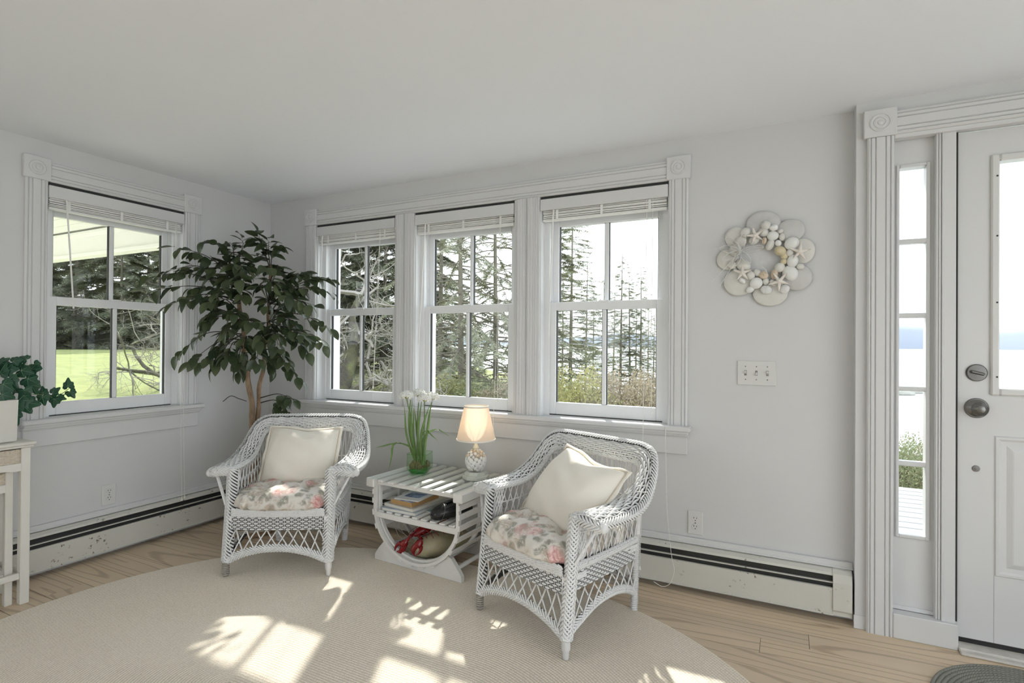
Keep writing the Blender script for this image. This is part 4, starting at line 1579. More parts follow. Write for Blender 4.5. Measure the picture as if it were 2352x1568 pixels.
# local frame: head towards -x ... body runs along +x (tail), z up
hd = tl(955, 1228, 0.045)
tlv = tl(1010, 1196, 0.165)
bx = (tlv - hd).normalized()
bz = Vector((0, 0, 1)) - bx * bx.z
bz.normalize()
by = bz.cross(bx)
LM = mat4(bx, by, bz, hd)
lo.matrix_world = TBM @ LM
LI = LM.inverted()
lob = lambda px, py, yd: np.array(LI @ tl(px, py, yd))
Lb = (tlv - hd).length
mb = MB()
prof = [(-.012, .002), (-.008, .010), (.006, .019), (.03, .026), (.06, .028), (.085, .025), (.092, .020)]
P = np.array([[(x, r * 0.95 * math.cos(a), r * 0.9 * math.sin(a) + 0.004) for a in np.arange(20) / 20 * 2 * PI] for x, r in prof])
mb.grid(P, wrap_v=True)
mb.tube([(-.030, 0, .012), (-.01, 0, .018), (.02, 0, .026)], [.001, .004, .005], 6)
mb.build('carapace', RED, lo, smooth=True)
for k in range(5):
    x = 0.100 + k * 0.017
    MB().ell((x, 0, .002 - k * .003), (.0135, .0225 - k * .0022, .019 - k * .002), 14, 8).build('tail_segment', RED, lo, smooth=True)
mb = MB()
for a in (-0.6, -0.25, 0.15, 0.5):
    M = np.array(Matrix.Rotation(a, 4, 'Z'))
    mb.ell((0.190 + .016 * math.cos(a), .020 * math.sin(a) * 1.3, -.014), (.020, .009, .003), 10, 6, M)
mb.build('tail_fan', RED, lo, smooth=True)


def claw(tip_px, base_px, yt, yb, arm_from, spread):
    tip, base = lob(*tip_px, yt), lob(*base_px, yb)
    d = nrm(tip - base)
    L = np.linalg.norm(tip - base)
    view = np.array(LI.to_3x3() @ Vector(TBI.to_3x3() @ Vector(-_fw)))
    nv = nrm(view - d * view.dot(d))
    s = np.cross(nv, d)
    mb = MB()
    # palm plus two fingers that meet at the tip
    def blob(path, rad):
        pts = np.array([base + d * a * L + s * b * L for a, b in path])
        mb.tube(spline(pts, 16), np.interp(np.linspace(0, 1, 16), np.linspace(0, 1, len(rad)), np.array(rad) * L), 12, flat=0.62, nrml=nv)
    blob([(0.0, 0), (0.15, 0.02 * spread), (0.34, .05 * spread), (0.48, .08 * spread)], [.07, .19, .25, .16])
    blob([(0.34, .10 * spread), (0.55, .20 * spread), (0.78, .20 * spread), (1.0, .02 * spread)], [.17, .17, .13, .015])
    blob([(0.38, -.12 * spread), (0.58, -.18 * spread), (0.80, -.13 * spread), (0.97, .0)], [.13, .09, .065, .012])
    o = mb.build('claw', RED, lo, smooth=True)
    am = MB()
    am.tube(spline([arm_from, (np.array(arm_from) + base) / 2 + nv * .006 + np.array((0, 0, .004)), base], 8), [.0065, .007, .008, .0075, .007, .008, .009, .010], 8)
    am.build('claw_arm', RED, o, smooth=True)


claw((906, 1267), (935, 1240), -0.012, 0.018, (-.004, .014, .004), 1.0)
claw((953, 1277), (968, 1238), -0.014, 0.012, (.006, -.018, .000), -1.0)
for k in range(4):
    for sg in (-1, 1):
        x = 0.022 + k * 0.018
        spr = 0.050 + 0.008 * k
        MB().tube(spline([(x, sg * .020, -.004), (x + .004 + k * .004, sg * (spr * .7), .012), (x + .012 + k * .008, sg * spr, -.008), (x + .014 + k * .010, sg * (spr + .012), -.034)], 10),
                  np.linspace(.0036, .0013, 10), 6).build('walking_leg', RED, lo, smooth=True)
for sg in (-1, 1):
    MB().tube(spline([(-.010, sg * .008, .010), (-.03, sg * .022, .012), (.00, sg * .040, .016), (.06, sg * .050, .014)], 14), np.linspace(.0024, .0008, 14), 5).build('antenna', RED, lo, smooth=True)
    MB().ell((-.002, sg * .0125, .018), (.0045, .0045, .0045), 8, 6).build('eye', BLACK, lo, smooth=True)


# ================================================================== LAMP
TOPZ = 0.4528
LPX, LPY = 1.882, -0.222
lamp = thing('table_lamp', 'small shell-covered table lamp with cream shade on the trap table', 'lamp', (LPX, LPY, TOPZ))
CERAM = plain('pale_green_grey_base', (0.66, 0.68, 0.62, 1), 0.4, var=0.05, vscale=30)
mb = MB()
mb.lathe([(.0005, 0), (.072, 0), (.072, .016), (.066, .019), (.0005, .019)], 8, phase=PI / 8 + .25)
mb.lathe([(.060, .019), (.060, .034), (.050, .038), (.0005, .038)], 8, phase=PI / 8 + .25)
mb.build('lamp_base', CERAM, lamp)
GROUT = plain('shell_grout', (0.44, 0.40, 0.34, 1), 0.9)
MB().ell((0, 0, .092), (.052, .052, .060), 24, 16).build('lamp_body', GROUT, lamp, smooth=True)
SH_W = plain('shell_white', (0.80, 0.80, 0.78, 1), 0.35, var=0.06, vscale=60)
SH_T = plain('shell_tan', (0.70, 0.58, 0.44, 1), 0.4, var=0.15, vscale=60)
rr = random.Random(21)
ga = PI * (3 - math.sqrt(5))
for k in range(86):
    zc = 1 - 2 * (k + 0.5) / 86
    if zc < -0.80:
        continue
    ra = math.sqrt(1 - zc * zc)
    a = ga * k
    n_ = Vector((ra * math.cos(a), ra * math.sin(a), zc))
    up = zc > 0.35
    p = Vector((n_.x * .053, n_.y * .053, .092 + n_.z * .060))
    M = Matrix.Translation(p) @ n_.to_track_quat('Z', 'Y').to_matrix().to_4x4() @ Matrix.Rotation(rr.uniform(0, 6.3), 4, 'Z')
    s_ = rr.uniform(.0075, .0105) if up else rr.uniform(.0125, .0165)
    mb = MB()
    prof = [(1.0, -.15), (.97, .10), (.75, .36), (.40, .52), (.02, .58)]
    P = np.array([[(r * s_ * (1 + .05 * math.cos(6 * t_)) * math.cos(t_), r * s_ * rr.uniform(.80, .84) * math.sin(t_), h * s_ * (1.5 if up else .7)) for t_ in np.arange(12) / 12 * 2 * PI] for r, h in prof])
    mb.grid(P, wrap_v=True)
    o = mb.build('shell', SH_T if (up and rr.random() < .62) else SH_W, lamp, smooth=True)
    o.matrix_local = M
m_neck = plain('cream_neck', (0.78, 0.72, 0.55, 1), 0.4)
MB().lathe([(.014, .150), (.013, .158), (.0165, .162), (.0165, .166), (.010, .178), (.008, .186), (.008, .215), (.0005, .215)], 20).build('lamp_neck', m_neck, lamp, smooth=True)
q = NB('lamp_shade_linen')
q.t.nodes.remove(q.b)
df, tr = q.n('BsdfDiffuse'), q.n('BsdfTranslucent')
df.inputs[0].default_value = (0.84, 0.78, 0.70, 1)
tr.inputs[0].default_value = (0.86, 0.72, 0.58, 1)
mx = q.n('MixShader')
mx.inputs[0].default_value = 0.5
q.l(df.outputs[0], mx.inputs[1])
q.l(tr.outputs[0], mx.inputs[2])
q.l(mx.outputs[0], q.out.inputs[0])
SHADE = q.m
z0, z1 = 0.662 - TOPZ, 0.838 - TOPZ
MB().lathe([(.104, z0), (.0655, z1)], 48).build('lamp_shade', SHADE, lamp, smooth=True)
for r_, z_ in ((.1045, z0), (.066, z1)):
    mb = MB()
    mb.lathe([(r_ - .001, z_ - .004), (r_ + .001, z_ - .004), (r_ + .0012, z_ + .004), (r_ - .001, z_ + .004), (r_ - .001, z_ - .004)], 48)
    mb.build('shade_trim', LINEN, lamp, smooth=True)
m_bulb = NB('lit_bulb')
m_bulb.col((1, .9, .75, 1)).set(Emission_Color=(1.0, 0.78, 0.50, 1), Emission_Strength=1.5)
MB().lathe([(.0005, .300), (.012, .296), (.019, .283), (.0205, .270), (.017, .252), (.011, .238), (.010, .215)], 16).build('bulb', m_bulb.m, lamp, smooth=True)
mb = MB()
mb.tube([(0.028 * math.cos(a), 0, .268 + .048 * math.sin(a)) for a in np.linspace(-1.2, PI + 1.2, 20)], .0012, 5)
for a in (0, 2 * PI / 3, 4 * PI / 3):
    mb.tube([(0, 0, .316), (.062 * math.cos(a), .062 * math.sin(a), z1 - .012)], .0012, 4)
mb.build('shade_carrier', PEWTER, lamp)
ld = bpy.data.lights.new('lamp_bulb_light', 'POINT')
ld.energy = 0.15
ld.color = (1.0, 0.74, 0.48)
ld.shadow_soft_size = 0.02
lo_ = bpy.data.objects.new('lamp_bulb_light', ld)
COL.objects.link(lo_)
lo_.parent = lamp
lo_.location = (0, 0, .30)


# ================================================================== VASE WITH WHITE FLOWERS
VX, VY = 1.548, -0.268
va = thing('glass_vase', 'square green glass vase on the trap table', 'vase', (VX, VY, TOPZ), math.radians(18))
mb = MB()
def sq(h, z, c=0.86):
    return [(h * a, h * b, z) for a, b in ((-1, -c), (-c, -1), (c, -1), (1, -c), (1, c), (c, 1), (-c, 1), (-1, c))]
mb.grid([sq(.030, .0005), sq(.040, .001), sq(.056, .022), sq(.060, .034), sq(.059, .060), sq(.058, .112)], wrap_v=True)
mb.f.append(np.array([[7, 6, 5, 4, 3, 2, 1, 0]]))
mb.build('vase_wall', GREENGLASS, va)
mb = MB()
mb.tube([np.array(p) for p in sq(.0585, .112)], .0022, 6, closed=True)
mb.build('vase_rim', GREENGLASS, va)
MB().grid([sq(.026, .002), sq(.038, .004), sq(.050, .020), sq(.048, .026), sq(.001, .024)], wrap_v=True).build('thick_base', GREENTHICK, va)
m_root = plain('roots_and_bulbs', (0.20, 0.16, 0.08, 1), 0.8, var=0.5, vscale=60)
mb = MB()
rr = random.Random(5)
for k in range(16):
    mb.ell((rr.uniform(-.036, .036), rr.uniform(-.036, .036), rr.uniform(.040, .058)), (rr.uniform(.009, .016), rr.uniform(.009, .016), rr.uniform(.014, .022)), 9, 6)
for k in range(50):
    x, y = rr.uniform(-.045, .045), rr.uniform(-.045, .045)
    mb.tube([(x * .7, y * .7, .05), (x, y, .04), (x * 1.02 + rr.uniform(-.006, .006), y * 1.02, .026)], .0011, 4)
mb.build('bulbs_and_roots', m_root, va, smooth=True)['kind'] = 'stuff'


def m_leafgreen(name, a, b, rough=0.4, trans=0.25, vary=False):
    q = NB(name)
    v = q.coord('Object')
    oi = q.n('ObjectInfo')
    c = q.mix(oi.outputs['Random'] if vary else q.noise(v, 25, 3), a, b)
    q.col(c)
    q.set(Roughness=rough)
    tr = q.n('BsdfTranslucent')
    q.l(c, tr.inputs[0])
    mx = q.n('MixShader')
    mx.inputs[0].default_value = trans
    q.l(q.b.outputs[0], mx.inputs[1])
    q.l(tr.outputs[0], mx.inputs[2])
    q.l(mx.outputs[0], q.out.inputs[0])
    return q.m


STRAP = m_leafgreen('strap_leaf_green', (0.08, 0.16, 0.045, 1), (0.22, 0.34, 0.10, 1))
STEM = m_leafgreen('flower_stem_green', (0.10, 0.17, 0.06, 1), (0.20, 0.30, 0.10, 1), 0.45, 0.1)
PETAL = NB('white_petal').set(Roughness=0.6).col((0.88, 0.88, 0.84, 1)).m
YELL = NB('yellow_green_pedicel').set(Roughness=0.5).col((0.42, 0.42, 0.06, 1)).m
vdep = float((np.array((VX, VY, 0.6)) - CAM).dot(_fw))
vbase = np.array((VX, VY, TOPZ + 0.045))
heads = [(934, 905, -.02, 'leftmost'), (962, 901, .03, 'second from the left'), (975, 912, -.03, 'third from the left'), (993, 908, .01, 'rightmost')]
for k, (px, py, dd, wh) in enumerate(heads):
    hp = at_depth(px, py, vdep + dd)
    b0 = vbase + np.array(((k - 1.5) * .018, .01 * (-1) ** k, 0))
    t = thing('paperwhite_flower', 'white flower head on a green stem in the vase, ' + wh, 'flower', tuple(b0), 0, 'white flowers in the green vase')
    top = hp - b0
    mid = top * .5 + np.array(((-1) ** k * .006, 0, .0))
    MB().tube(spline([(0, 0, 0), mid, top - (0, 0, .022)], 14), np.linspace(.0042, .0028, 14), 7).build('stem', STEM, t, smooth=True)
    fl, pd = MB(), MB()
    rr = random.Random(50 + k)
    for i in range(30):
        zc = 1 - 1.25 * (i + .5) / 30
        a = ga * i
        ra = math.sqrt(max(0, 1 - zc * zc))
        n_ = Vector((ra * math.cos(a), ra * math.sin(a), zc * .8 + .05)).normalized()
        c = Vector(top) + Vector((0, 0, -.012)) + Vector((n_.x * .039, n_.y * .039, n_.z * .030))
        pd.tube([top - np.array((0, 0, .024)), np.array(c) * .55 + (top - np.array((0, 0, .018))) * .45, np.array(c)], .0010, 4)
        R3 = np.array(n_.to_track_quat('Z', 'Y').to_matrix())
        for p_ in range(6):
            an = p_ / 6 * 2 * PI + i
            L = .0155
            e1, e2 = np.array((math.cos(an), math.sin(an), 0)), np.array((-math.sin(an), math.cos(an), 0))
            vv = [(0, 0, 0), tuple(e1 * L * .5 + e2 * L * .24 + (0, 0, .002)), tuple(e1 * L + (0, 0, rr.uniform(-.002, .003))), tuple(e1 * L * .5 - e2 * L * .24 + (0, 0, .002))]
            fl.add(np.array(vv) @ R3.T + np.array(c), [[0, 1, 2, 3]])
    fl.build('florets', PETAL, t)
    pd.build('pedicels', YELL, t)


def ribbon(mb, path, wmax, n=18, fold=0.25, tipw=0.05, side=None):
    P = resamp(path, n)
    T = nrm(np.gradient(P, axis=0))
    s = np.linspace(0, 1, n)
    wd = wmax * np.minimum(1, np.minimum((s + .35) * 1.6, (1.0 - s) * 3.0 + tipw))
    ref = np.array(side if side is not None else _rt)
    Sd = nrm(ref - T * (T @ ref)[:, None])
    Nn = np.cross(T, Sd)
    mb.grid(np.stack([P + Sd * wd[:, None] / 2 + Nn * wd[:, None] * fold, P, P - Sd * wd[:, None] / 2 + Nn * wd[:, None] * fold], 1))


lv = thing('strap_leaf_clump', 'clump of long green strap leaves growing from the green vase', 'plant', tuple(vbase))
A3 = lambda px, py, dd: at_depth(px, py, vdep + dd) - vbase
for path, wd in (
        ([(-.03, .0, 0), A3(934, 1000, 0), A3(930, 950, .01), A3(928, 928, .02)], .011),
        ([(-.02, .01, 0), A3(942, 1000, .02), A3(940, 950, .02), A3(945, 905, .02)], .014),
        ([(-.02, -.01, 0), A3(946, 1005, -.02), A3(944, 970, -.02), A3(947, 915, -.02)], .013),
        ([(-.01, 0, 0), A3(950, 1005, 0), A3(950, 960, .01), A3(951, 930, .01)], .012),
        ([(0, .01, 0), A3(957, 990, .02), A3(955, 965, .02), A3(951, 935, .02)], .011),
        ([(.0, .0, 0), A3(960, 1010, -.01), A3(963, 960, -.01), A3(970, 912, 0)], .012),
        ([(.01, .01, 0), A3(966, 1010, .02), A3(975, 965, .02), A3(985, 935, .03)], .013),
        ([(.03, .0, 0), A3(976, 1020, 0), A3(982, 985, 0), A3(988, 940, 0), A3(992, 922, 0)], .015),
        ([(.02, -.01, 0), A3(965, 1015, -.02), A3(972, 980, -.02), A3(980, 950, -.03), A3(990, 925, -.03)], .010),
        ([(-.02, -.02, .02), A3(945, 1030, -.02), A3(925, 1020, -.04), A3(905, 1019, -.05), A3(880, 1024, -.06), A3(860, 1028, -.06)], .012),
        ([(-.02, -.01, .02), A3(946, 1030, -.03), A3(918, 1018, -.05), A3(903, 1022, -.06), A3(899, 1050, -.06), A3(893, 1079, -.06)], .012),
        ([(.02, .0, .02), A3(966, 1018, 0), A3(972, 994, 0), A3(981, 989, 0), A3(992, 1000, -.01), A3(1006, 1012, -.02)], .010),
        ([(.02, .0, .02), A3(970, 1012, .01), A3(985, 993, .01), A3(1002, 986, .01), A3(1017, 992, 0), A3(1033, 1002, 0)], .009)):
    mb = MB()
    ribbon(mb, path, wd)
    mb.build('leaf', STRAP, lv, smooth=True)

# ================================================================== SHELL WREATH
wc = at(1758, 593, 'y', 0.0)
wr_ = thing('shell_wreath', 'round wreath of pale scallop shells and starfish hanging on the wall', 'wreath', (float(wc[0]), 0.0, float(wc[2])))
SH_G = plain('shell_grey', (0.58, 0.575, 0.56, 1), 0.5, var=0.14, vscale=26)
SH_C = plain('shell_cream', (0.69, 0.675, 0.635, 1), 0.45, var=0.10, vscale=30)
SH_P = plain('starfish_pinkish', (0.80, 0.74, 0.68, 1), 0.6, var=0.12, vscale=60)
SH_Y = plain('shell_ochre', (0.62, 0.54, 0.36, 1), 0.45, var=0.3, vscale=30)
q = NB('gauzy_ribbon')
_tr, _df, _mx = q.n('BsdfTransparent'), q.n('BsdfTranslucent'), q.n('MixShader')
q.b.inputs['Base Color'].default_value = (0.82, 0.81, 0.77, 1)
_mx.inputs[0].default_value = 0.42
q.l(_tr.outputs[0], _mx.inputs[1])
q.l(q.b.outputs[0], _mx.inputs[2])
q.l(_mx.outputs[0], q.out.inputs[0])
GAUZE = q.m
WP = lambda X, Y, dep: at(1600 + X / 5.6, 460 + Y / 5.6, 'y', -dep) - np.array((wc[0], 0, wc[2]))
MPP = 0.4315 / (1360 - 140)                 # metres per crop pixel across the wreath


def dome(c, rx, rz, h, mat, name, ridges=0, rot=0.0, thick=0.3, rr=None):
    """shallow shell facing the room (-y)"""
    mb = MB()
    prof = [(1.0, -.10), (1.0, .05), (.93, .28), (.75, .60), (.5, .85), (.25, .97), (.01, 1.0)]
    n = 30
    a = np.arange(n) / n * 2 * PI
    P = []
    for r, z in prof:
        rip = 1 + (0.035 * np.cos(a * ridges) if ridges else 0) * r
        x = r * rx * rip * np.cos(a)
        zz = r * rz * rip * np.sin(a)
        dep = z * h * (1 + (0.10 * np.cos(a * ridges) if ridges else 0))
        P.append(np.stack([x * math.cos(rot) - zz * math.sin(rot), -dep * np.ones(n), x * math.sin(rot) + zz * math.cos(rot)], -1))
    mb.grid(np.array(P) , wrap_v=True)
    return mb.build(name, mat, wr_, smooth=True, loc=tuple(float(v) for v in c))


MB().tube([(.135 * math.cos(a), -.010, .135 * math.sin(a)) for a in np.linspace(0, 2 * PI, 40)[:-1]], .010, 6, closed=True).build('wreath_ring', SH_C, wr_)
for k, (X, Y, rx, rz, m_) in enumerate([(855, 300, 205, 165, SH_G), (1205, 390, 165, 145, SH_G), (1365, 650, 135, 160, SH_C), (1285, 990, 175, 165, SH_G),
                                       (945, 1195, 205, 165, SH_C), (545, 1055, 190, 175, SH_C), (400, 760, 140, 140, SH_C), (500, 470, 130, 130, SH_C)]):
    dome(WP(X, Y, .012 + .002 * (k % 2)), rx * MPP, rz * MPP, .010, m_, 'large_shell', 0, 0)
small = [(980, 455, 70, 62, 'w'), (1225, 555, 88, 80, 'w'), (1235, 780, 82, 64, 'y2'), (1205, 935, 100, 86, 'w'), (1070, 862, 60, 62, 'c'), (765, 1065, 78, 72, 'w'),
         (945, 570, 75, 46, 'c'), (1050, 550, 42, 38, 'w'), (1075, 650, 72, 60, 'y'), (1130, 715, 46, 52, 'y'), (1122, 785, 42, 38, 'y'), (890, 320, 60, 55, 'c'),
         (860, 410, 60, 56, 'c'), (992, 350, 52, 42, 'w'), (630, 410, 66, 60, 'c'), (1000, 950, 66, 42, 't'), (690, 965, 60, 56, 'c'), (862, 962, 56, 50, 't'),
         (690, 1145, 56, 42, 'w'), (895, 1150, 55, 68, 'r'), (1130, 1140, 56, 60, 'r'), (1335, 850, 46, 40, 'c'), (1082, 395, 32, 26, 'c'), (1200, 672, 46, 42, 'c'),
         (565, 530, 72, 76, 'c'), (600, 830, 96, 76, 'c'), (500, 640, 80, 80, 'c'), (985, 1060, 36, 50, 'c'), (890, 1040, 50, 36, 'c'), (585, 1030, 52, 34, 'w'),
         (1100, 470, 34, 50, 'c'), (740, 510, 70, 54, 'c'), (870, 520, 46, 28, 't'), (780, 930, 52, 40, 'c'), (455, 830, 56, 52, 'c')]
mk = {'w': SH_W, 'c': SH_C, 'y': SH_Y, 'y2': SH_W, 't': SH_T, 'r': SH_W}
for k, (X, Y, rx, rz, ty) in enumerate(small):
    dome(WP(X, Y, .026 + .003 * (k % 3)), rx * MPP, rz * MPP, max(rx, rz) * MPP * .55, mk[ty], 'small_shell', 11 if ty in 'rt' else 0, (k * 0.7) % 3)
for X, Y, R_, rot in ((590, 930, 115, .3), (1065, 1040, 135, .9), (1330, 660, 125, .2), (755, 450, 110, .6)):
    mb = MB()
    for k in range(5):
        a = rot + k * 2 * PI / 5
        e = np.array((math.cos(a), 0, math.sin(a)))
        mb.tube([np.zeros(3), e * R_ * MPP * .45, e * R_ * MPP * .95], [.0085, .0060, .0020], 7, flat=.7, nrml=(0, 1, 0))
    mb.ell((0, -.002, 0), (.009, .007, .009), 10, 6)
    mb.build('starfish', SH_P, wr_, smooth=True, loc=tuple(float(v) for v in WP(X, Y, .046)))
for k, (X, Y, a, L, wd) in enumerate([(560, 660, 2.9, 250, 90), (560, 660, 2.3, 250, 90), (560, 660, -2.7, 230, 80), (560, 660, -1.9, 200, 80), (580, 660, .15, 260, 70), (570, 650, 1.4, 210, 80), (560, 660, -.9, 200, 80)]):
    c = WP(X, Y, .052)
    s_ = np.linspace(0, 2 * PI, 26)
    ex, ez = math.cos(a), math.sin(a)
    pts = [c + np.array((ex, 0, ez)) * (1 - math.cos(t_)) / 2 * L * MPP + np.array((-ez, 0, ex)) * math.sin(t_) * wd * .5 * MPP - np.array((0, .008 * math.sin(t_ / 2), 0)) for t_ in s_]
    mb = MB()
    P = np.array(pts)
    mb.grid(np.stack([P - (0, .010, 0), P + (0, .010, 0)], 1))
    mb.build('ribbon_loop', GAUZE, wr_, smooth=True)
    MB().tube(P - np.array((0, .010, 0)), .0007, 4).build('ribbon_wire', SH_W, wr_)
for X0, Y0, X1, Y1 in ((560, 660, 200, 1050), (560, 660, 300, 1100), (560, 660, 230, 620), (560, 660, 310, 480), (830, 850, 910, 990), (570, 660, 860, 600)):
    p0, p1 = WP(X0, Y0, .05), WP(X1, Y1, .03)
    MB().tube(spline([p0, (p0 + p1) / 2 + np.array((.008, -.012, .006)), p1], 10), .0011, 4).build('ribbon_wire', SH_W, wr_)


# ================================================================== OUTLETS AND SWITCHES
def outlet(label, loc, rz):
    t = thing('wall_outlet', label, 'outlet', loc, rz, 'duplex wall outlets')
    MB().box((-.035, -.006, -.057), (.035, 0, .057), bev=.003).build('cover_plate', PLASTIC, t)
    for z in (-.0195, .0195):
        o = MB().lathe([(.0005, .0075), (.0160, .0075), (.0168, .006)], 24, (0, 0, z), 'y').build('receptacle', PLASTIC, t)
        mb = MB().box((-.0075, -.0079, z + .001), (-.0052, -.007, z + .009)).box((.0052, -.0079, z + .001), (.0075, -.007, z + .008))
        mb.lathe([(.0005, .0079), (.0026, .0079)], 10, (0, 0, z - .0075), 'y')
        mb.build('slots', BLACK, o)
    MB().lathe([(.0005, .0085), (.0028, .008), (.003, .006)], 10, (0, 0, 0), 'y').build('screw', PEWTER, t)
    return t


outlet('white duplex outlet on the wall right of the nearer chair', (2.981, 0, 0.3175), 0)
outlet('white duplex outlet on the left wall beside the corner armchair', (0, -1.047, 0.321), PI / 2)
t = thing('light_switch', 'white triple light switch plate below the shell wreath', 'switch', (3.247, 0, 1.047))
MB().box((-.082, -.006, -.057), (.082, 0, .057), bev=.003).build('cover_plate', PLASTIC, t)
for k, x in enumerate((-.046, 0, .046)):
    MB().box((x - .0052, -.0064, -.0120), (x + .0052, -.0058, .0120)).build('switch_slot', plain('slot_shadow_grey%d' % k, (.25, .24, .22, 1), .6), t)
    mb = MB()
    M = Matrix.Translation((x, -.006, 0)) @ Matrix.Rotation(math.radians(28 if k == 1 else -28), 4, 'X')
    mb.box((-.0042, -.013, -.0045), (.0042, 0, .0045), np.array(M), bev=.001)
    mb.build('toggle', PLASTIC, t)
    for z in (-.030, .030):
        MB().lathe([(.0005, .0072), (.0026, .0068), (.0028, .006)], 8, (x, 0, z), 'y').build('screw', PEWTER, t)


# ================================================================== NESTING STAND AND IVY
def m_rattan():
    q = NB('woven_rattan')
    v = q.coord('Object')
    q.col(q.mix(q.noise(v, 60, 4), (0.52, 0.44, 0.34, 1), (0.74, 0.68, 0.58, 1)))
    q.set(Roughness=0.7)
    return q.m


RATTAN = m_rattan()
CREAM = plain('cream_painted_wood', (0.72, 0.695, 0.64, 1), 0.5, var=0.06, vscale=12)


def stand(label, x0, x1, y0, y1, H, lw, group, rattan_h, apron_arch):
    """four-legged stand: x0..x1 depth from the wall, y0..y1 along the wall"""
    t = thing('nesting_table', label, 'table', ((x0 + x1) / 2, (y0 + y1) / 2, 0), 0, group)
    hx, hy = (x1 - x0) / 2, (y1 - y0) / 2
    MB().box((-hx - .012, -hy - .018, H - .014), (hx + .012, hy + .018, H), bev=.004).box((-hx - .006, -hy - .010, H - .024), (hx + .006, hy + .010, H - .014), bev=.003).build('table_top', CREAM, t)
    for sx in (-1, 1):
        for sy in (-1, 1):
            MB().box((sx * hx, sy * hy, 0.0), (sx * (hx - lw), sy * (hy - lw), H - .024), bev=.003).build('leg', CREAM, t)
    zt, zb = H - .030, H - .030 - rattan_h
    for sx in (-1, 1):
        xx = sx * (hx - lw * .35)
        poly = [(-hy + lw, zb), (-hy + lw, zb - .034)]
        for s_ in np.linspace(0, 1, 9):
            poly.append((-hy + lw + .03 + (2 * hy - 2 * lw - .06) * s_, zb - .034 + apron_arch * math.sin(PI * s_) ** .7))
        poly += [(hy - lw, zb - .034), (hy - lw, zb)]
        M = mat4((0, 1, 0), (0, 0, 1), (1, 0, 0), (xx - .008, 0, 0))
        MB().prism(poly, .016, M).build('apron_rail', CREAM, t)
        pan = MB()
        n_st = int((2 * hy - 2 * lw) / .018)
        ln = np.linspace(-hy + lw, hy - lw, 3 * n_st + 1)
        rows = max(4, int(rattan_h / .0075))
        for i in range(rows):
            z = zb + (i + .5) * rattan_h / rows
            off = .0022 * np.cos(PI * (ln - ln[0]) / .018 + PI * i)
            pan.tube(np.stack([xx + off, ln, np.full_like(ln, z)], 1), .0033, 5)
        for y in ln[::3]:
            pan.tube([(xx, y, zb), (xx, y, zt)], .0026, 5)
        pan.build('woven_panel', RATTAN, t, smooth=True)
        MB().box((xx - .006, -hy + lw, zb), (xx + .001, hy - lw, zt)).build('panel_backing', RATTAN, t)
    for sy in (-1, 1):
        MB().box((-hx + lw, sy * hy, zb - .03), (hx - lw, sy * (hy - .014), zt), bev=.002).build('end_rail', CREAM, t)
        MB().box((-hx + lw, sy * (hy - .006), .125), (hx - lw, sy * (hy - .026), .150), bev=.002).build('side_stretcher', CREAM, t)
    MB().box((hx - .024, -hy + lw, .115), (hx - .004, hy - lw, .142), bev=.003).build('front_stretcher', CREAM, t)
    return t


stand('cream nesting table with woven panels holding the ivy planter', 0.085, 0.335, -2.05, -1.531, 0.722, 0.034, 'nesting tables by the left wall', 0.062, 0.022)
stand('smaller cream nesting table tucked under the larger one', 0.110, 0.298, -1.99, -1.577, 0.618, 0.028, 'nesting tables by the left wall', 0.05, 0.015)

IVY = m_leafgreen('ivy_leaf_green', (0.012, 0.055, 0.032, 1), (0.04, 0.125, 0.065, 1), 0.30, 0.12)
VEIN = plain('ivy_vein_pale', (0.22, 0.34, 0.22, 1), 0.5)
PLANTER = plain('white_planter', (0.68, 0.66, 0.61, 1), 0.5, var=0.08, vscale=16)
iv = thing('potted_ivy', 'trailing green ivy in a pale square planter on the nesting table', 'plant', (0.205, -1.66, 0.722))
mb = MB()
q4 = lambda h, z: [(-h, -h, z), (h, -h, z), (h, h, z), (-h, h, z)]
mb.grid([q4(.001, .001), q4(.086, .001), q4(.092, .006), q4(.0955, .188), q4(.089, .188), q4(.087, .165), q4(.001, .165)], wrap_v=True)
mb.build('planter', PLANTER, iv)


def ivy_mesh():
    """five-lobed leaf with a heart-shaped base"""
    th = np.radians([-90, -62, -40, -18, -4, 8, 22, 38, 48, 58, 70, 82, 90])
    rr_ = np.array([.10, .34, .52, .60, .56, .50, .56, .60, .55, .52, .62, .80, .88])
    half = [(r * math.cos(a), .16 + r * math.sin(a)) for a, r in zip(th, rr_)]
    out = half + [(-x, y) for x, y in half[-2:0:-1]]
    n = len(out)
    zf = lambda x, y: .05 - .16 * abs(x) - .12 * max(0, y) ** 2
    v = [(x, y, zf(x, y)) for x, y in out] + [(x * .5, .16 + (y - .16) * .5, zf(x * .5, y * .5) + .02) for x, y in out] + [(0, .16, .08)]
    q_ = [[i, (i + 1) % n, n + (i + 1) % n, n + i] for i in range(n)]
    t_ = [[n + i, n + (i + 1) % n, 2 * n] for i in range(n)]
    return MB().add(v, q_, t_).mesh('ivy_leaf', IVY, True)


def vein_mesh():
    mb = MB()
    z = lambda x, y: .082 - .17 * abs(x) - .12 * max(0, y) ** 2
    for e in ((0, .96), (.44, .50), (-.44, .50), (.42, .02), (-.42, .02)):
        s0 = (0, .14)
        pts = [(s0[0] + (e[0] - s0[0]) * t_, s0[1] + (e[1] - s0[1]) * t_, z(s0[0] + (e[0] - s0[0]) * t_, s0[1] + (e[1] - s0[1]) * t_)) for t_ in (0, .33, .66, 1)]
        mb.tube(pts, [.014, .011, .008, .004], 4)
    return mb.mesh('ivy_veins', VEIN, True)


IVM, VNM = ivy_mesh(), vein_mesh()
ivo = np.array((0.205, -1.66, 0.722))
rr = random.Random(12)


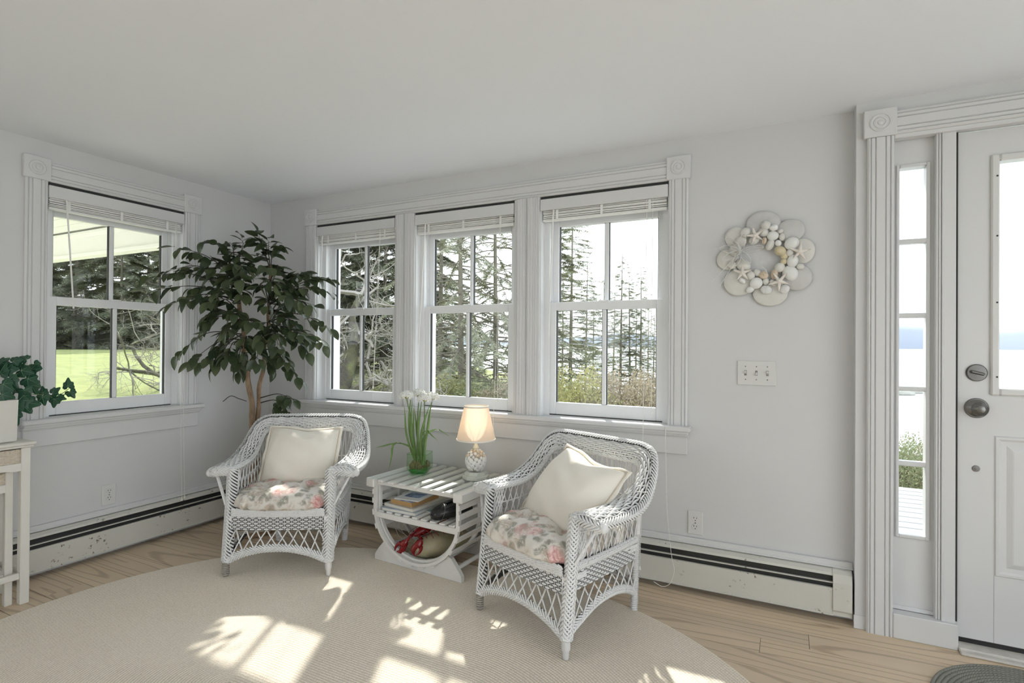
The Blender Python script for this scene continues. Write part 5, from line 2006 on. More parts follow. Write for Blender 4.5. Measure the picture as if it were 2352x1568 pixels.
def leaf_at(px, py, xp, size, ang, tilt, turn):
    """ivy leaf whose stalk end is on the sight line of the pixel, at x = xp; ang = direction of the tip in the picture"""
    p = at(px, py, 'x', xp) - ivo
    d = _rt * math.cos(ang) + _up * math.sin(ang)
    d = nrm(d + _fw * tilt)
    n_ = nrm(-_fw + _rt * turn + _up * .35)
    n_ = nrm(n_ - d * n_.dot(d))
    s_ = np.cross(d, n_)
    size = size * 1.15
    M = mat4(s_ * size, d * size, n_ * size, p)
    o = inst(IVM, 'leaf', iv, M)
    inst(VNM, 'leaf_veins', o)
    return p


LV = [(62, 826, .22, .034, 2.7, .1, .2), (28, 832, .2, .04, .35, .2, .1), (78, 835, .2, .035, -.7, .2, -.3), (10, 852, .2, .052, .2, .1, .2), (45, 850, .21, .05, -.25, .2, .0), (60, 868, .22, .055, -.5, .1, .4),
      (20, 870, .23, .05, -.9, .1, .1), (72, 880, .23, .05, -1.3, .2, .2), (35, 885, .22, .045, -2.0, .1, -.2), (55, 893, .24, .045, -1.2, .0, .4), (5, 880, .24, .05, -.6, .0, .3), (40, 915, .24, .075, -.9, .1, .1),
      (30, 925, .25, .065, -1.5, .0, .3), (55, 925, .25, .06, -.1, .1, -.1), (25, 945, .24, .06, -1.25, .1, .2), (2, 905, .25, .05, -.3, .1, .2), (58, 905, .26, .04, -1.8, 0, .2),
      (98, 908, .24, .042, -1.4, .0, .2), (100, 905, .24, .035, 1.9, .1, .1), (120, 904, .24, .040, .7, .0, .1), (126, 912, .24, .045, -1.75, .0, .2), (134, 912, .24, .03, -.3, .2, .4),
      (157, 890, .24, .042, 1.65, .0, .1), (160, 898, .24, .036, -.95, .0, .3), (15, 845, .19, .045, 2.6, .2, .2), (0, 860, .2, .05, 1.2, .1, .2), (35, 840, .2, .04, 1.3, .2, .0), (0, 835, .18, .04, .6, .1, .1), (68, 850, .2, .045, .15, .1, .3),
      (-20, 860, .2, .05, 1.8, .1, .2), (-30, 890, .22, .05, 3.0, .1, .2), (-15, 840, .2, .05, 2.4, .1, .2)]
for a in LV:
    leaf_at(*a)
vine = lambda *pp: [at(px, py, 'x', xp) - ivo for px, py, xp in pp]
for path in (vine((-20, 900, .2), (30, 898, .22), (65, 904, .24), (100, 907, .24), (125, 912, .24), (145, 902, .24), (158, 892, .24)),
             vine((125, 912, .24), (150, 905, .24), (160, 899, .24)), vine((-20, 900, .2), (20, 870, .21), (50, 850, .21), (60, 828, .22)),
             vine((-20, 900, .2), (25, 915, .24), (40, 922, .25)), vine((-10, 890, .2), (30, 868, .21), (70, 868, .22)), vine((60, 842, .2), (75, 836, .2), (90, 848, .2))):
    MB().tube(spline(path, 16), .0016, 5).build('vine', STEM, iv, smooth=True)


# ================================================================== FICUS TREE
FICUS = m_leafgreen('ficus_leaf_green', (0.034, 0.056, 0.028, 1), (0.115, 0.145, 0.068, 1), 0.34, 0.2, True)
BARK = NB('ficus_bark')
_v = BARK.coord('Object', (1, 1, .25))
BARK.col(BARK.mix(BARK.ramp(BARK.noise(_v, 40, 5, .65), [(.35, (0, 0, 0)), (.65, (1, 1, 1))]), (0.17, 0.105, 0.06, 1), (0.36, 0.255, 0.165, 1)))
BARK.set(Roughness=.75).bump(BARK.noise(_v, 60, 4), .4, .004)
BARK = BARK.m
TWIG = plain('dark_twig', (0.035, 0.026, 0.018, 1), 0.7)
FX, FY = 0.435, -0.462
fi = thing('ficus_tree', 'leafy artificial ficus tree with slender trunks in the room corner', 'tree', (FX, FY, 0))
fo = np.array((FX, FY, 0.0))
fdep = float((np.array((FX, FY, 1.0)) - CAM).dot(_fw))
FT = lambda px, py, dd=0.0: at_depth(px, py, fdep + dd) - fo
trunkA = [(0, 0, .14), FT(580, 1150), FT(581, 1000), FT(575, 900), FT(566, 850, -.02), FT(560, 780, -.03), FT(552, 710, -.03), FT(545, 660, -.02), FT(540, 610, 0)]
trunkB = [(.03, .02, .14), FT(590, 1120, .03), FT(592, 1000, .03), FT(594, 920, .03), FT(603, 850, .03), FT(612, 780, .02), FT(617, 720, .02), FT(620, 660, .03), FT(622, 610, .03)]
for path, r0, r1 in ((trunkA, .0215, .011), (trunkB, .0185, .008)):
    n_ = 40
    P = resamp(path, n_)
    P = P + np.stack([.004 * np.sin(np.arange(n_) * .9), .004 * np.cos(np.arange(n_) * 1.1), 0 * np.arange(n_)], 1)
    MB().tube(P, np.linspace(r0, r1, n_) * (1 + .05 * np.sin(np.arange(n_) * 1.7)), 10).build('trunk', BARK, fi, smooth=True)
POT = plain('woven_pot', (0.34, 0.24, 0.15, 1), 0.8, var=0.2, vscale=30)
mb = MB().lathe([(.001, .001), (.110, .001), (.118, .01), (.135, .20), (.140, .215), (.130, .215), (.122, .18), (.001, .18)], 28)
for k in range(11):
    mb.tube([(rr2 * math.cos(a), rr2 * math.sin(a), .02 + k * .0175) for rr2 in (.120 + .0145 * k / 10,) for a in np.linspace(0, 2 * PI, 30)[:-1]], .006, 5, closed=True)
mb.build('pot', POT, fi, smooth=True)
m_moss = plain('potting_moss', (0.06, 0.055, 0.03, 1), 0.95, var=.4, vscale=40)
MB().ell((0, 0, .178), (.118, .118, .014), 20, 8).build('moss', m_moss, fi, smooth=True)


def ficus_mesh(curl):
    n = 7
    s = np.linspace(0, 1, n)
    wdt = .37 * np.sin(PI * np.clip(s * .93 + .05, 0, 1)) ** .8 * (1 - .35 * s)
    wdt[0], wdt[-1] = .02, .0
    ctr = np.stack([np.zeros(n), s, -curl * s ** 2 * .5], 1)
    L = ctr + np.stack([-wdt, np.zeros(n), .28 * wdt], 1)
    R = ctr + np.stack([wdt, np.zeros(n), .28 * wdt], 1)
    return MB().grid(np.stack([L, ctr, R], 1)).mesh('ficus_leaf', FICUS, True)


FM = [ficus_mesh(c) for c in (.15, .5, .9)]
rr = random.Random(77)
tA, tB = resamp(trunkA, 100), resamp(trunkB, 100)
# sprays: tip pixel, depth offset from the trunk (negative = nearer), number of leaves, attach height pixel
SPR = [(402, 566, -.30, 8, 640), (470, 552, -.12, 9, 640), (520, 556, .05, 8, 630), (556, 548, .12, 8, 620), (592, 534, .05, 9, 620), (618, 548, .0, 8, 620), (640, 566, .1, 8, 630),
       (636, 608, .18, 7, 660), (690, 622, .05, 9, 680), (728, 634, .0, 9, 690), (757, 640, -.05, 8, 700), (765, 672, -.1, 7, 700), (757, 752, -.12, 8, 740), (742, 790, -.15, 8, 760),
       (705, 806, -.1, 8, 780), (690, 870, -.12, 7, 820), (672, 918, -.08, 6, 915), (655, 942, -.05, 6, 925), (625, 846, .1, 7, 790), (548, 850, -.12, 8, 780), (490, 842, -.15, 8, 770), (468, 828, -.2, 6, 770),
       (441, 828, -.28, 3, 780), (408, 812, -.34, 3, 770), (456, 770, -.22, 8, 740), (386, 700, -.40, 8, 690), (335, 668, -.50, 6, 680), (346, 632, -.46, 6, 670), (384, 622, -.35, 8, 660),
       (440, 622, -.3, 8, 650), (440, 660, -.2, 9, 690), (480, 690, -.3, 9, 720), (470, 730, -.1, 9, 740), (520, 760, -.28, 9, 760), (560, 800, -.3, 9, 800), (600, 780, -.25, 9, 780),
       (640, 770, -.25, 9, 760), (680, 740, -.2, 9, 740), (700, 700, .05, 9, 720), (660, 680, -.3, 9, 700), (610, 700, -.35, 9, 720), (560, 680, -.35, 9, 700), (520, 640, -.3, 9, 670),
       (570, 620, -.3, 9, 650), (610, 610, -.25, 9, 650), (510, 600, -.1, 9, 640), (550, 590, -.1, 8, 630), (585, 590, .15, 8, 640), (660, 640, .1, 8, 680), (700, 660, -.15, 8, 700), (640, 720, .15, 8, 740),
       (500, 790, .02, 8, 780), (590, 830, -.3, 8, 800), (655, 830, -.2, 7, 800), (700, 770, -.3, 8, 760), (540, 720, -.38, 9, 740), (480, 640, .0, 8, 660), (430, 690, -.1, 7, 700), (720, 700, -.3, 7, 720), (520, 820, -.3, 7, 800),
       (630, 650, -.38, 8, 690), (590, 660, -.40, 8, 700), (500, 670, -.42, 8, 700), (550, 640, -.42, 8, 680), (580, 740, -.42, 8, 750), (640, 800, -.35, 7, 790)]
leaves = []
twigs = MB()
for si, (px, py, dd, nl, ya) in enumerate(SPR):
    tip = FT(px, py, dd * .72)
    w_ = tip + fo
    w_[0] = max(w_[0], .05)
    w_[1] = min(w_[1], -.09)
    tip = w_ - fo
    tr = tA if (px < 590) else tB
    zz = FT(580, ya)[2]
    bi = int(np.argmin(np.abs(tr[:, 2] - zz)))
    b0 = tr[bi]
    mid = (b0 + tip) / 2 + np.array((0, 0, .05)) + np.array([rr.uniform(-.03, .03) for _ in range(3)])
    path = resamp([b0, mid, tip], 24)
    twigs.tube(path[:22], np.linspace(.0042, .0011, 22), 5)
    out = nrm(tip - b0)
    for k in range(int(nl * 1.45)):
        f = 1.0 - k * .052 - (0.02 if k else 0)
        i = int(np.clip(f * 23, 3, 23))
        p = path[i]
        tg = nrm(path[i] - path[i - 2])
        sd = nrm(np.cross(tg, (0, 0, 1.0)) + 1e-6)
        sg = 1 if k % 2 else -1
        d = nrm(tg * rr.uniform(.35, .9) + sd * sg * rr.uniform(.3, 1.0) * (0 if k == 0 else 1) + np.array((0, 0, rr.uniform(-.75, .15))))
        up = nrm(np.array((0, 0, 1.0)) + np.array([rr.uniform(-.5, .5) for _ in range(3)]))
        n_ = nrm(up - d * up.dot(d))
        sz = rr.uniform(.064, .092)
        st = p + d * .012
        leaves.append((p, st, d, n_, sz))
if True:
    twigs.tube(spline([FT(566, 921), FT(548, 915, -.05), FT(530, 909, -.08), FT(512, 922, -.1)], 12), .0022, 5)
twigs.build('twigs', TWIG, fi, smooth=True)
twl = MB()
score = []
for k, (p, st, d, n_, sz) in enumerate(leaves):
    w_ = p + d * sz + fo
    if w_[0] < .02 or w_[1] > -.06:
        continue
    score.append((float((w_ - CAM).dot(_fw)), k))
score.sort()
near = set(k for _, k in score[:300])
rest = MB()
for _, k in score:
    p, st, d, n_, sz = leaves[k]
    s_ = np.cross(d, n_)
    twl.tube([p, st], .0009, 4)
    if k in near:
        inst(FM[k % 3], 'leaf', fi, mat4(s_ * sz, d * sz, n_ * sz, st))
    else:
        V = np.array([v.co[:] for v in FM[k % 3].vertices])
        F = [list(pl.vertices) for pl in FM[k % 3].polygons]
        R3 = np.stack([s_, d, n_], 1) * sz
        rest.add(V @ R3.T + st, F)
o = rest.build('rear_leaves', FICUS, fi, smooth=True)
o['kind'] = 'stuff'
twl.build('leaf_stalks', TWIG, fi)['kind'] = 'stuff'


# ================================================================== BRAIDED RUG AND MAT
def m_braid(name, ca, cb, pitch):
    q = NB(name)
    tc = q.n('TexCoord')
    sp = q.n('SeparateXYZ')
    q.l(tc.outputs['UV'], sp.inputs[0])
    # slanted strands, direction alternating with each row half -> herringbone plait
    fr = q.math('FRACT', sp.outputs['Y'])
    ab = q.math('ABSOLUTE', q.math('SUBTRACT', fr, 0.5))
    ph = q.math('ADD', q.math('MULTIPLY', sp.outputs['X'], pitch), q.math('MULTIPLY', ab, 1.7))
    sw = q.math('FRACT', ph)
    ln = q.ramp(sw, [(0.0, (0, 0, 0)), (0.16, (1, 1, 1)), (0.84, (1, 1, 1)), (1.0, (0, 0, 0))])
    v = q.coord('Object')
    base = q.mix(q.noise(v, 1.4, 4), ca, cb)
    spk = q.noise(v, 190, 2, .6)
    base = q.mix(q.ramp(spk, [(.35, (.4, .4, .4)), (.55, (0, 0, 0))]), base, tuple(x * .62 for x in ca[:3]) + (1,))
    grv = q.ramp(ab, [(0.36, (0, 0, 0)), (0.48, (1, 1, 1))])
    base = q.mix(q.math('MULTIPLY', grv, .5), base, tuple(x * .35 for x in ca[:3]) + (1,))  # groove shade and dark stitching thread put into the colour
    q.col(q.mix(ln, q.mix(.55, base, tuple(x * .45 for x in ca[:3]) + (1,)), base))
    q.set(Roughness=.85)
    q.bump(ln, .5, .002)
    return q.m


def stadium(cx, cy, h, R, n_arc=64, n_str=14):
    pts = []
    for i in range(n_arc):
        a = -PI / 2 + PI * i / (n_arc - 1)
        pts.append((cx + h + R * math.cos(a), cy + R * math.sin(a)))
    for i in range(1, n_str):
        pts.append((cx + h - 2 * h * i / n_str, cy + R))
    for i in range(n_arc):
        a = PI / 2 + PI * i / (n_arc - 1)
        pts.append((cx - h + R * math.cos(a), cy + R * math.sin(a)))
    for i in range(1, n_str):
        pts.append((cx - h + 2 * h * i / n_str, cy - R))
    return np.array(pts)


def oval_rug(name, label, mat, cx, cy, h, R, row, zt, rz=0.0, origin=None):
    nr = int(R / row)
    prof = [(0.0, .30), (.18, .80), (.5, 1.0), (.82, .80)]
    rings, uvs = [], []
    for k in range(nr - 1, -1, -1):
        for f, hz in reversed(prof):
            Rr = (k + f) * row + .0002
            P = stadium(0, 0, h, Rr)
            z = zt * (0.45 + 0.55 * hz)
            rings.append(np.concatenate([P, np.full((len(P), 1), z)], 1))
            L = np.concatenate([[0], np.cumsum(np.linalg.norm(np.diff(np.concatenate([P, P[:1]]), axis=0), axis=1))])[:-1]
            uvs.append(np.stack([L, np.full(len(P), k + f)], 1))
    P0 = stadium(0, 0, h, nr * row)
    edge = [np.concatenate([P0, np.full((len(P0), 1), z)], 1) for z in (0.0005, zt * .4)]
    rings = edge + rings
    uvs = [uvs[0], uvs[0]] + uvs
    mb = MB()
    mb.grid(np.array(rings), wrap_v=True, uv=np.array(uvs))
    o = mb.build(name, mat, smooth=True, loc=(cx, cy, 0))
    o.rotation_euler = (0, 0, rz)
    return o


RUGM = m_braid('cream_braided_wool', (0.89, 0.785, 0.645, 1), (0.95, 0.87, 0.755, 1), 95.0)
tag(oval_rug('braided_rug', 'large oval cream braided rug on the plank floor', RUGM, 2.0, -1.515, 0.34, 1.245, 0.0115, 0.007), 'large oval cream braided rug under the chairs', 'rug')
MATM = m_braid('grey_green_braided', (0.17, 0.175, 0.145, 1), (0.36, 0.36, 0.31, 1), 75.0)
o = oval_rug('door_mat', '', MATM, 4.29, -0.49, 0.15, 0.34, 0.014, 0.011)
tag(o, 'dark grey-green braided oval mat in front of the entrance door', 'mat')

# ================================================================== OUTDOORS
def terrain(x, y):
    x, y = np.asarray(x, float), np.asarray(y, float)
    z = -0.62 + 1.30 * smoothstep(5, 36, -x)
    k = smoothstep(1.5, 4.0, x)
    s_ = np.maximum(0, y - 13 + 6.8 * k - 0.75 * np.maximum(0, -x - 4))
    fall = smoothstep(0, 1, s_ / (62 - 38 * k))
    z = z - 8.2 * fall
    z = z - 8.2 * smoothstep(20, 90, x) * (1 - fall)
    return z + 0.05 * np.sin(x * .31 + 1) * np.sin(y * .27)


def m_lawn():
    q = NB('lawn_grass')
    v = q.coord('Object')
    n1, n2 = q.noise(v, .25, 4), q.ramp(q.noise(v, 1.6, 6, .75), [(.3, (0, 0, 0)), (.7, (1, 1, 1))])
    c = q.mix(n2, (0.115, 0.15, 0.032, 1), (0.24, 0.27, 0.075, 1))
    c = q.mix(q.math('MULTIPLY', n1, .45), c, (0.30, 0.29, 0.14, 1))
    q.col(c)
    q.set(Roughness=.9)
    q.bump(q.noise(v, 14, 4, .7), .5, .08)
    return q.m


xs = np.concatenate([np.linspace(-140, -45, 20), np.linspace(-42, 30, 70), np.linspace(34, 140, 24)])
ys = np.concatenate([np.linspace(-120, -20, 14), np.linspace(-16, 100, 90)])
XX_, YY_ = np.meshgrid(xs, ys, indexing='ij')
tag(MB().grid(np.stack([XX_, YY_, terrain(XX_, YY_)], -1)).build('lawn', m_lawn(), smooth=True), 'bright green lawn outside the windows', kind='structure')
m_bounce = plain('pale_bounce_ground', (0.60, 0.595, 0.58, 1), .95, var=.12, vscale=3)  # unseen pale ground, added to bounce white light into the room
gm = MB()
wall_boxes(gm, -30.0, 30.0, -.66, -.56, -34.0, -6.3, [], 'x')
gm.box((-9.0, -6.3, -.66), (-.5, -3.2, -.56))
gm.box((5.8, -6.3, -.66), (30.0, 0.3, -.56))
tag(gm.build('bounce_ground', m_bounce), 'pale ground added round the house, out of view, to bounce light', kind='structure')
q = NB('sea_water')
v = q.coord('Object')
q.col((0.74, 0.77, 0.80, 1)).set(Roughness=0.25)  # white glint of the water put into the base colour
q.bump(q.noise(v, .8, 4), .25, .15)
MB_ = MB().add([(-3000, -300, -7.2), (6000, -300, -7.2), (6000, 9000, -7.2), (-3000, 9000, -7.2)], [[0, 1, 2, 3]])
tag(MB_.build('sea', q.m), 'pale bright sea water beyond the trees', kind='structure')
# far shore: long low wooded hills across the water
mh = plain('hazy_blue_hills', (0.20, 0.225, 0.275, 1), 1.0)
mb = MB()
n = 160
ang = np.linspace(-1.35, 1.25, n)              # bearing from +y, clockwise
R_ = 2600.0
hgt = 62 + 22 * np.sin(ang * 5.0 + .6) + 12 * np.sin(ang * 17) + 5 * np.sin(ang * 43) + 2.5 * np.sin(ang * 131)
hgt = hgt * (1 - .45 * smoothstep(.35, .50, ang))
base = np.stack([R_ * np.sin(ang), R_ * np.cos(ang)], 1)
mb.grid(np.stack([np.concatenate([base * .97, np.full((n, 1), -8.)], 1), np.concatenate([base, hgt[:, None] * .8 - 7], 1), np.concatenate([base * 1.04, hgt[:, None] - 7], 1), np.concatenate([base * 1.25, np.full((n, 1), -8.)], 1)], 1))
tag(mb.build('far_hills', mh, smooth=True), 'hazy blue hills across the water', kind='structure')

# deck outside the door
DECK = NB('bleached_deck')
_v = DECK.coord('Object', (1.5, 22, 1))
DECK.col(DECK.mix(DECK.noise(_v, 3, 5, .65), (0.15, 0.15, 0.155, 1), (0.33, 0.33, 0.335, 1)))
DECK.set(Roughness=.7)
DECK = DECK.m
dk = struct('deck', 'bleached plank deck outside the entrance door')
MB().box((-1.5, 0.22, -.30), (6.8, 3.1, -.12)).build('deck_frame', DECK, dk)
for k in range(20):
    y = 0.235 + k * .145
    MB().box((-2.15, -.0685, -.03), (2.15, .0685, 0), bev=.004).build('deck_board', DECK, dk, loc=(4.65, y + .07, -.075))
    MB().box((-2.0, -.0685, -.03), (2.0, .0685, 0), bev=.004).build('deck_board', DECK, dk, loc=(.495, y + .07, -.075))  # unseen left run, added to bounce daylight up to the ceiling

# porch roof beyond the left window
PORCH = plain('porch_white_paint', (0.80, 0.79, 0.74, 1), 0.5)
PFL = struct('porch_bounce_floor', 'unseen porch floor outside the left wall, added to bounce light')  # unseen floor, added to bounce neutral light onto the porch ceiling
for k in range(31):
    MB().box((-2.85, -.068, -.03), (2.85, .068, 0)).build('porch_bounce_board', PORCH, PFL, loc=(-3.05, .05 - k * .14, -.09))
t = thing('porch_roof', 'white porch ceiling and beam seen through the left window', 'porch', (-2.6, 0.10, 2.0))
MB().box((-3.2, -.02, 0.0), (2.40, .10, .035), bev=.004).build('beam_moulding', PORCH, t)
MB().box((-3.2, .0, .035), (2.40, .09, .185)).build('beam', PORCH, t)
MB().box((-3.2, -.10, .185), (2.40, .09, .215), bev=.004).build('beam_cap', PORCH, t)
for k in range(26):
    y = -.10 - k * .16
    MB().box((-3.2, y - .156, .23), (2.40, y - .002, .25)).build('ceiling_board', PORCH, t)
MB().box((-3.25, -4.4, .255), (2.42, .14, .34)).build('roof_deck', PORCH, t)
MB().box((-3.2, -.03, -2.62), (-3.06, .10, 0.0), bev=.01).build('post', PORCH, t)

# ------------------------------------------------------------------ trees
NEED = m_leafgreen('spruce_needles', (0.12, 0.14, 0.095, 1), (0.26, 0.27, 0.175, 1), .7, .3)
NEED2 = m_leafgreen('pine_needles_light', (0.18, 0.195, 0.125, 1), (0.32, 0.325, 0.215, 1), .7, .3)
TBARK = plain('grey_brown_bark', (0.19, 0.17, 0.14, 1), 0.9, var=.35, vscale=6)
BARE = plain('pale_bare_twigs', (0.27, 0.25, 0.22, 1), 0.9, var=.3, vscale=3)


def sprays(mb, P, D, L, rs, k=5):
    """flat needle sprays: twigs with side needles as thin leaves, all at once"""
    P, D, L = np.array(P), nrm(np.array(D)), np.array(L)
    n = len(P)
    Sd = nrm(np.cross(D, (0, 0, 1.0)) + 1e-5)
    U = np.cross(Sd, D)
    out = []
    for i in range(k):
        f = (i + .3) / k
        for sg in (-1, 1):
            e = nrm(D * .75 + Sd * (sg * rs.uniform(.5, 1.0, (n, 1))) + U * rs.uniform(-.35, .35, (n, 1)))
            l_ = (L * .38 * (1.1 - f))[:, None]
            a = P + D * L[:, None] * f
            w_ = np.cross(e, U) * l_ * .13
            out.append(np.stack([a - w_, a + e * l_, a + w_], 1))
    V = np.concatenate(out).reshape(-1, 3)
    mb.add(V, np.arange(len(V)).reshape(-1, 3))


def conifer_meshes(seed, H, R, nb, first, droop, per, ssize, dens=1.0):
    rs = np.random.RandomState(seed)
    tr, fo_ = MB(), MB()
    SP, SD, SL = [], [], []
    lean = rs.uniform(-.02, .02, 2)
    tr.tube([(lean[0] * z, lean[1] * z, z) for z in np.linspace(0, H, 12)], np.linspace(H * .0085 + .022, .012, 12), 7)
    for b in range(nb):
        f = (b + rs.uniform(0, 1)) / nb
        z = H * (first + (0.98 - first) * f)
        a = rs.uniform(0, 2 * PI)
        L = R * (1 - f) ** .75 * rs.uniform(.55, 1.1) + .15
        e = np.array((math.cos(a), math.sin(a), 0))
        P = [np.array((lean[0] * z, lean[1] * z, z)) + e * L * s_ + np.array((0, 0, 1)) * (L * (.10 * s_ - droop * s_ ** 1.6)) for s_ in np.linspace(0, 1, 6)]
        tr.tube(P, np.linspace(.009 + .006 * L, .003, 6), 4)
        m_ = max(2, int(per * L * dens))
        for i in range(m_):
            s_ = rs.uniform(.22, 1.0)
            q_ = s_ * 5
            j = min(int(q_), 4)
            p = P[j] * (1 - (q_ - j)) + P[j + 1] * (q_ - j)
            dd = nrm(P[j + 1] - P[j]) + np.array((-e[1], e[0], 0)) * rs.uniform(-1, 1) + np.array((0, 0, rs.uniform(-.5, .15) - droop * .3))
            SP.append(p)
            SD.append(dd)
            SL.append(ssize * rs.uniform(.6, 1.2))
    sprays(fo_, SP, SD, SL, rs)
    return tr, fo_


def conifer(label, loc, meshes, s=1.0, rz=0.0, group=None, name='spruce_tree'):
    t = thing(name, label, 'tree', loc, rz, group)
    t.scale = (s, s, s)
    inst(meshes[0], 'trunk', t)
    inst(meshes[1], 'foliage', t)
    return t


def cm(tag_, needle, *a, **k):
    tr, fo_ = conifer_meshes(*a, **k)
    return tr.mesh('trunk_' + tag_, TBARK), fo_.mesh('foliage_' + tag_, needle)


DENSE = [cm('dense%d' % i, NEED, 10 + i, 11.0, 3.0, 140, .02, .28, 24, .74, dens=1.6) for i in range(3)]
OPEN = [cm('open%d' % i, NEED2, 30 + i, 9.0, 1.9, 105, .06, .14, 24, .44) for i in range(3)]
LIMB = [cm('limb%d' % i, NEED2, 50 + i, 8.5, 3.4, 95, .04, .45, 12, .40) for i in range(2)]
gz = lambda x, y: float(terrain(x, y)) - .05
rr = random.Random(31)
wood = ['first', 'second', 'third', 'fourth', 'fifth', 'sixth', 'seventh', 'eighth', 'ninth', 'tenth', 'eleventh', 'twelfth', 'thirteenth', 'fourteenth']
# wood edge behind the lawn, seen through the left window
edge = [(60, 36), (170, 37), (280, 36), (390, 37), (115, 43), (225, 44), (335, 43), (85, 50), (185, 51), (285, 50), (385, 51)]
for k, (px, tt) in enumerate(edge):
    p = CAM + ray(px, 784) * tt
    row = ['front', 'middle', 'back'][0 if k < 4 else 1 if k < 7 else 2]
    conifer('dark spruce in the %s row at the lawn edge, %s from the left' % (row, wood[k if k < 4 else k - 4 if k < 7 else k - 7]),
            (float(p[0]), float(p[1]), gz(p[0], p[1])), DENSE[k % 3], rr.uniform(1.05, 1.25), rr.uniform(0, 6), 'spruces along the lawn')
# spruces behind the right window
for k, (px, dist, s_, kind) in enumerate([(1275, 17, .95, 0), (1310, 24, .98, 1), (1345, 27, .72, 2), (1385, 25, .62, 0), (1425, 30, .88, 1), (1448, 31, .80, 2), (1472, 29, .80, 0), (1500, 33, .62, 1), (1292, 39, .95, 2), (1362, 42, .9, 0), (1408, 40, .9, 1), (1460, 43, .9, 2), (1488, 39, .8, 0), (1525, 42, .75, 1)]):
    p = CAM + ray(px, 784) * dist
    conifer('thin spruce beyond the hedge, %s from the left in the right window' % wood[k], (float(p[0]), float(p[1]), gz(p[0], p[1])), OPEN[kind], s_, rr.uniform(0, 6), 'spruces beyond the hedge')
# drooping larch-like trees behind the middle window
for k, (px, dist, s_) in enumerate([(1140, 16, 1.0), (1060, 15, 1.05), (1010, 18, 1.1), (1190, 19, .95)]):
    p = CAM + ray(px, 784) * dist
    conifer('sparse drooping spruce behind the middle window, %s' % ['nearest, by its right edge', 'behind its centre muntin', 'behind its left edge', 'behind the mullion to its right'][k],
            (float(p[0]), float(p[1]), gz(p[0], p[1])), LIMB[k % 2], s_, rr.uniform(0, 6), 'sparse spruces')
for k, (px, dist, s_) in enumerate([(765, 20, .9), (825, 27, 1.1), (880, 21, .95), (935, 28, 1.1), (985, 24, .9)]):
    p = CAM + ray(px, 784) * dist
    conifer('dark spruce far behind the gnarled bare tree, %s from the left' % wood[k], (float(p[0]), float(p[1]), gz(p[0], p[1])), DENSE[k % 3], s_, rr.uniform(0, 6), 'spruces behind the bare tree')


MOSSBARK = NB('mossy_dark_bark')
_v = MOSSBARK.coord('Object')
MOSSBARK.col(MOSSBARK.mix(MOSSBARK.ramp(MOSSBARK.noise(_v, 3.5, 5, .65), [(.42, (0, 0, 0)), (.62, (1, 1, 1))]), (0.085, 0.075, 0.06, 1), (0.15, 0.155, 0.075, 1)))
MOSSBARK.set(Roughness=.9).bump(MOSSBARK.noise(_v, 18, 5, .7), .9, .05)
MOSSBARK = MOSSBARK.m


def bare_tree(label, loc, seed, start, levels, r0, name='bare_tree'):
    """leafless tree: start = list of (direction, length); recursive limbs"""
    t = thing(name, label, 'tree', loc)
    rs = np.random.RandomState(seed)
    big, fine = MB(), MB()

    def grow(p, d, L, r, lev):
        n = 6
        P, q_ = [p], p.copy()
        dd = d.copy()
        for i in range(n):
            dd = nrm(dd + rs.normal(0, .17, 3) + np.array((0, 0, .03 if lev > 1 else -.01)))
            q_ = q_ + dd * L / n
            P.append(q_.copy())
        (big if lev < 2 else fine).tube(P, np.linspace(r, r * .62, n + 1), 7 if lev < 2 else 4)
        if lev >= levels:
            return
        for c in range(rs.randint(3, 6)):
            i = rs.randint(2, n + 1)
            e = nrm(dd * .55 + rs.normal(0, .75, 3))
            grow(P[i], e, L * rs.uniform(.45, .75), r * rs.uniform(.35, .55), lev + 1)

    for d, L, r in start:
        grow(np.zeros(3), nrm(np.array(d, float)), L, r, 0)
    big.build('limbs', MOSSBARK, t, smooth=True)
    fine.build('twigs', BARE, t)
    return t


p = at_depth(760, 784, 9.0)
bare_tree('gnarled leafless tree with thick mossy limbs behind the left of the three windows', (float(p[0]), float(p[1]), gz(p[0], p[1])), 4,
          [((.05, 0, 1), 1.9, .19), ((.55, .60, .62), 1.5, .12), ((-.2, .3, 1), 1.9, .11), ((-.5, -.1, .8), 1.8, .10), ((.75, .5, .25), 1.3, .06)], 5, .2)
p = at_depth(330, 784, 16)
bare_tree('leafless tangled tree at the right of the lawn view', (float(p[0]) + .9, float(p[1]) + 1.0, gz(p[0], p[1])), 9, [((-.5, -.3, .6), 2.6, .07), ((.1, 0, 1), 3.0, .08), ((-.3, -.5, .35), 2.4, .06), ((-.6, .1, .9), 2.8, .06)], 5, .1)

# shrubs
OLIVE = m_leafgreen('olive_shrub_leaf', (0.22, 0.215, 0.085, 1), (0.40, 0.385, 0.17, 1), .7, .3)
BROWN = m_leafgreen('russet_shrub_twig', (0.25, 0.205, 0.145, 1), (0.42, 0.36, 0.26, 1), .8, .2)
GREY = m_leafgreen('grey_green_shrub', (0.16, 0.19, 0.10, 1), (0.33, 0.35, 0.21, 1), .8, .25)


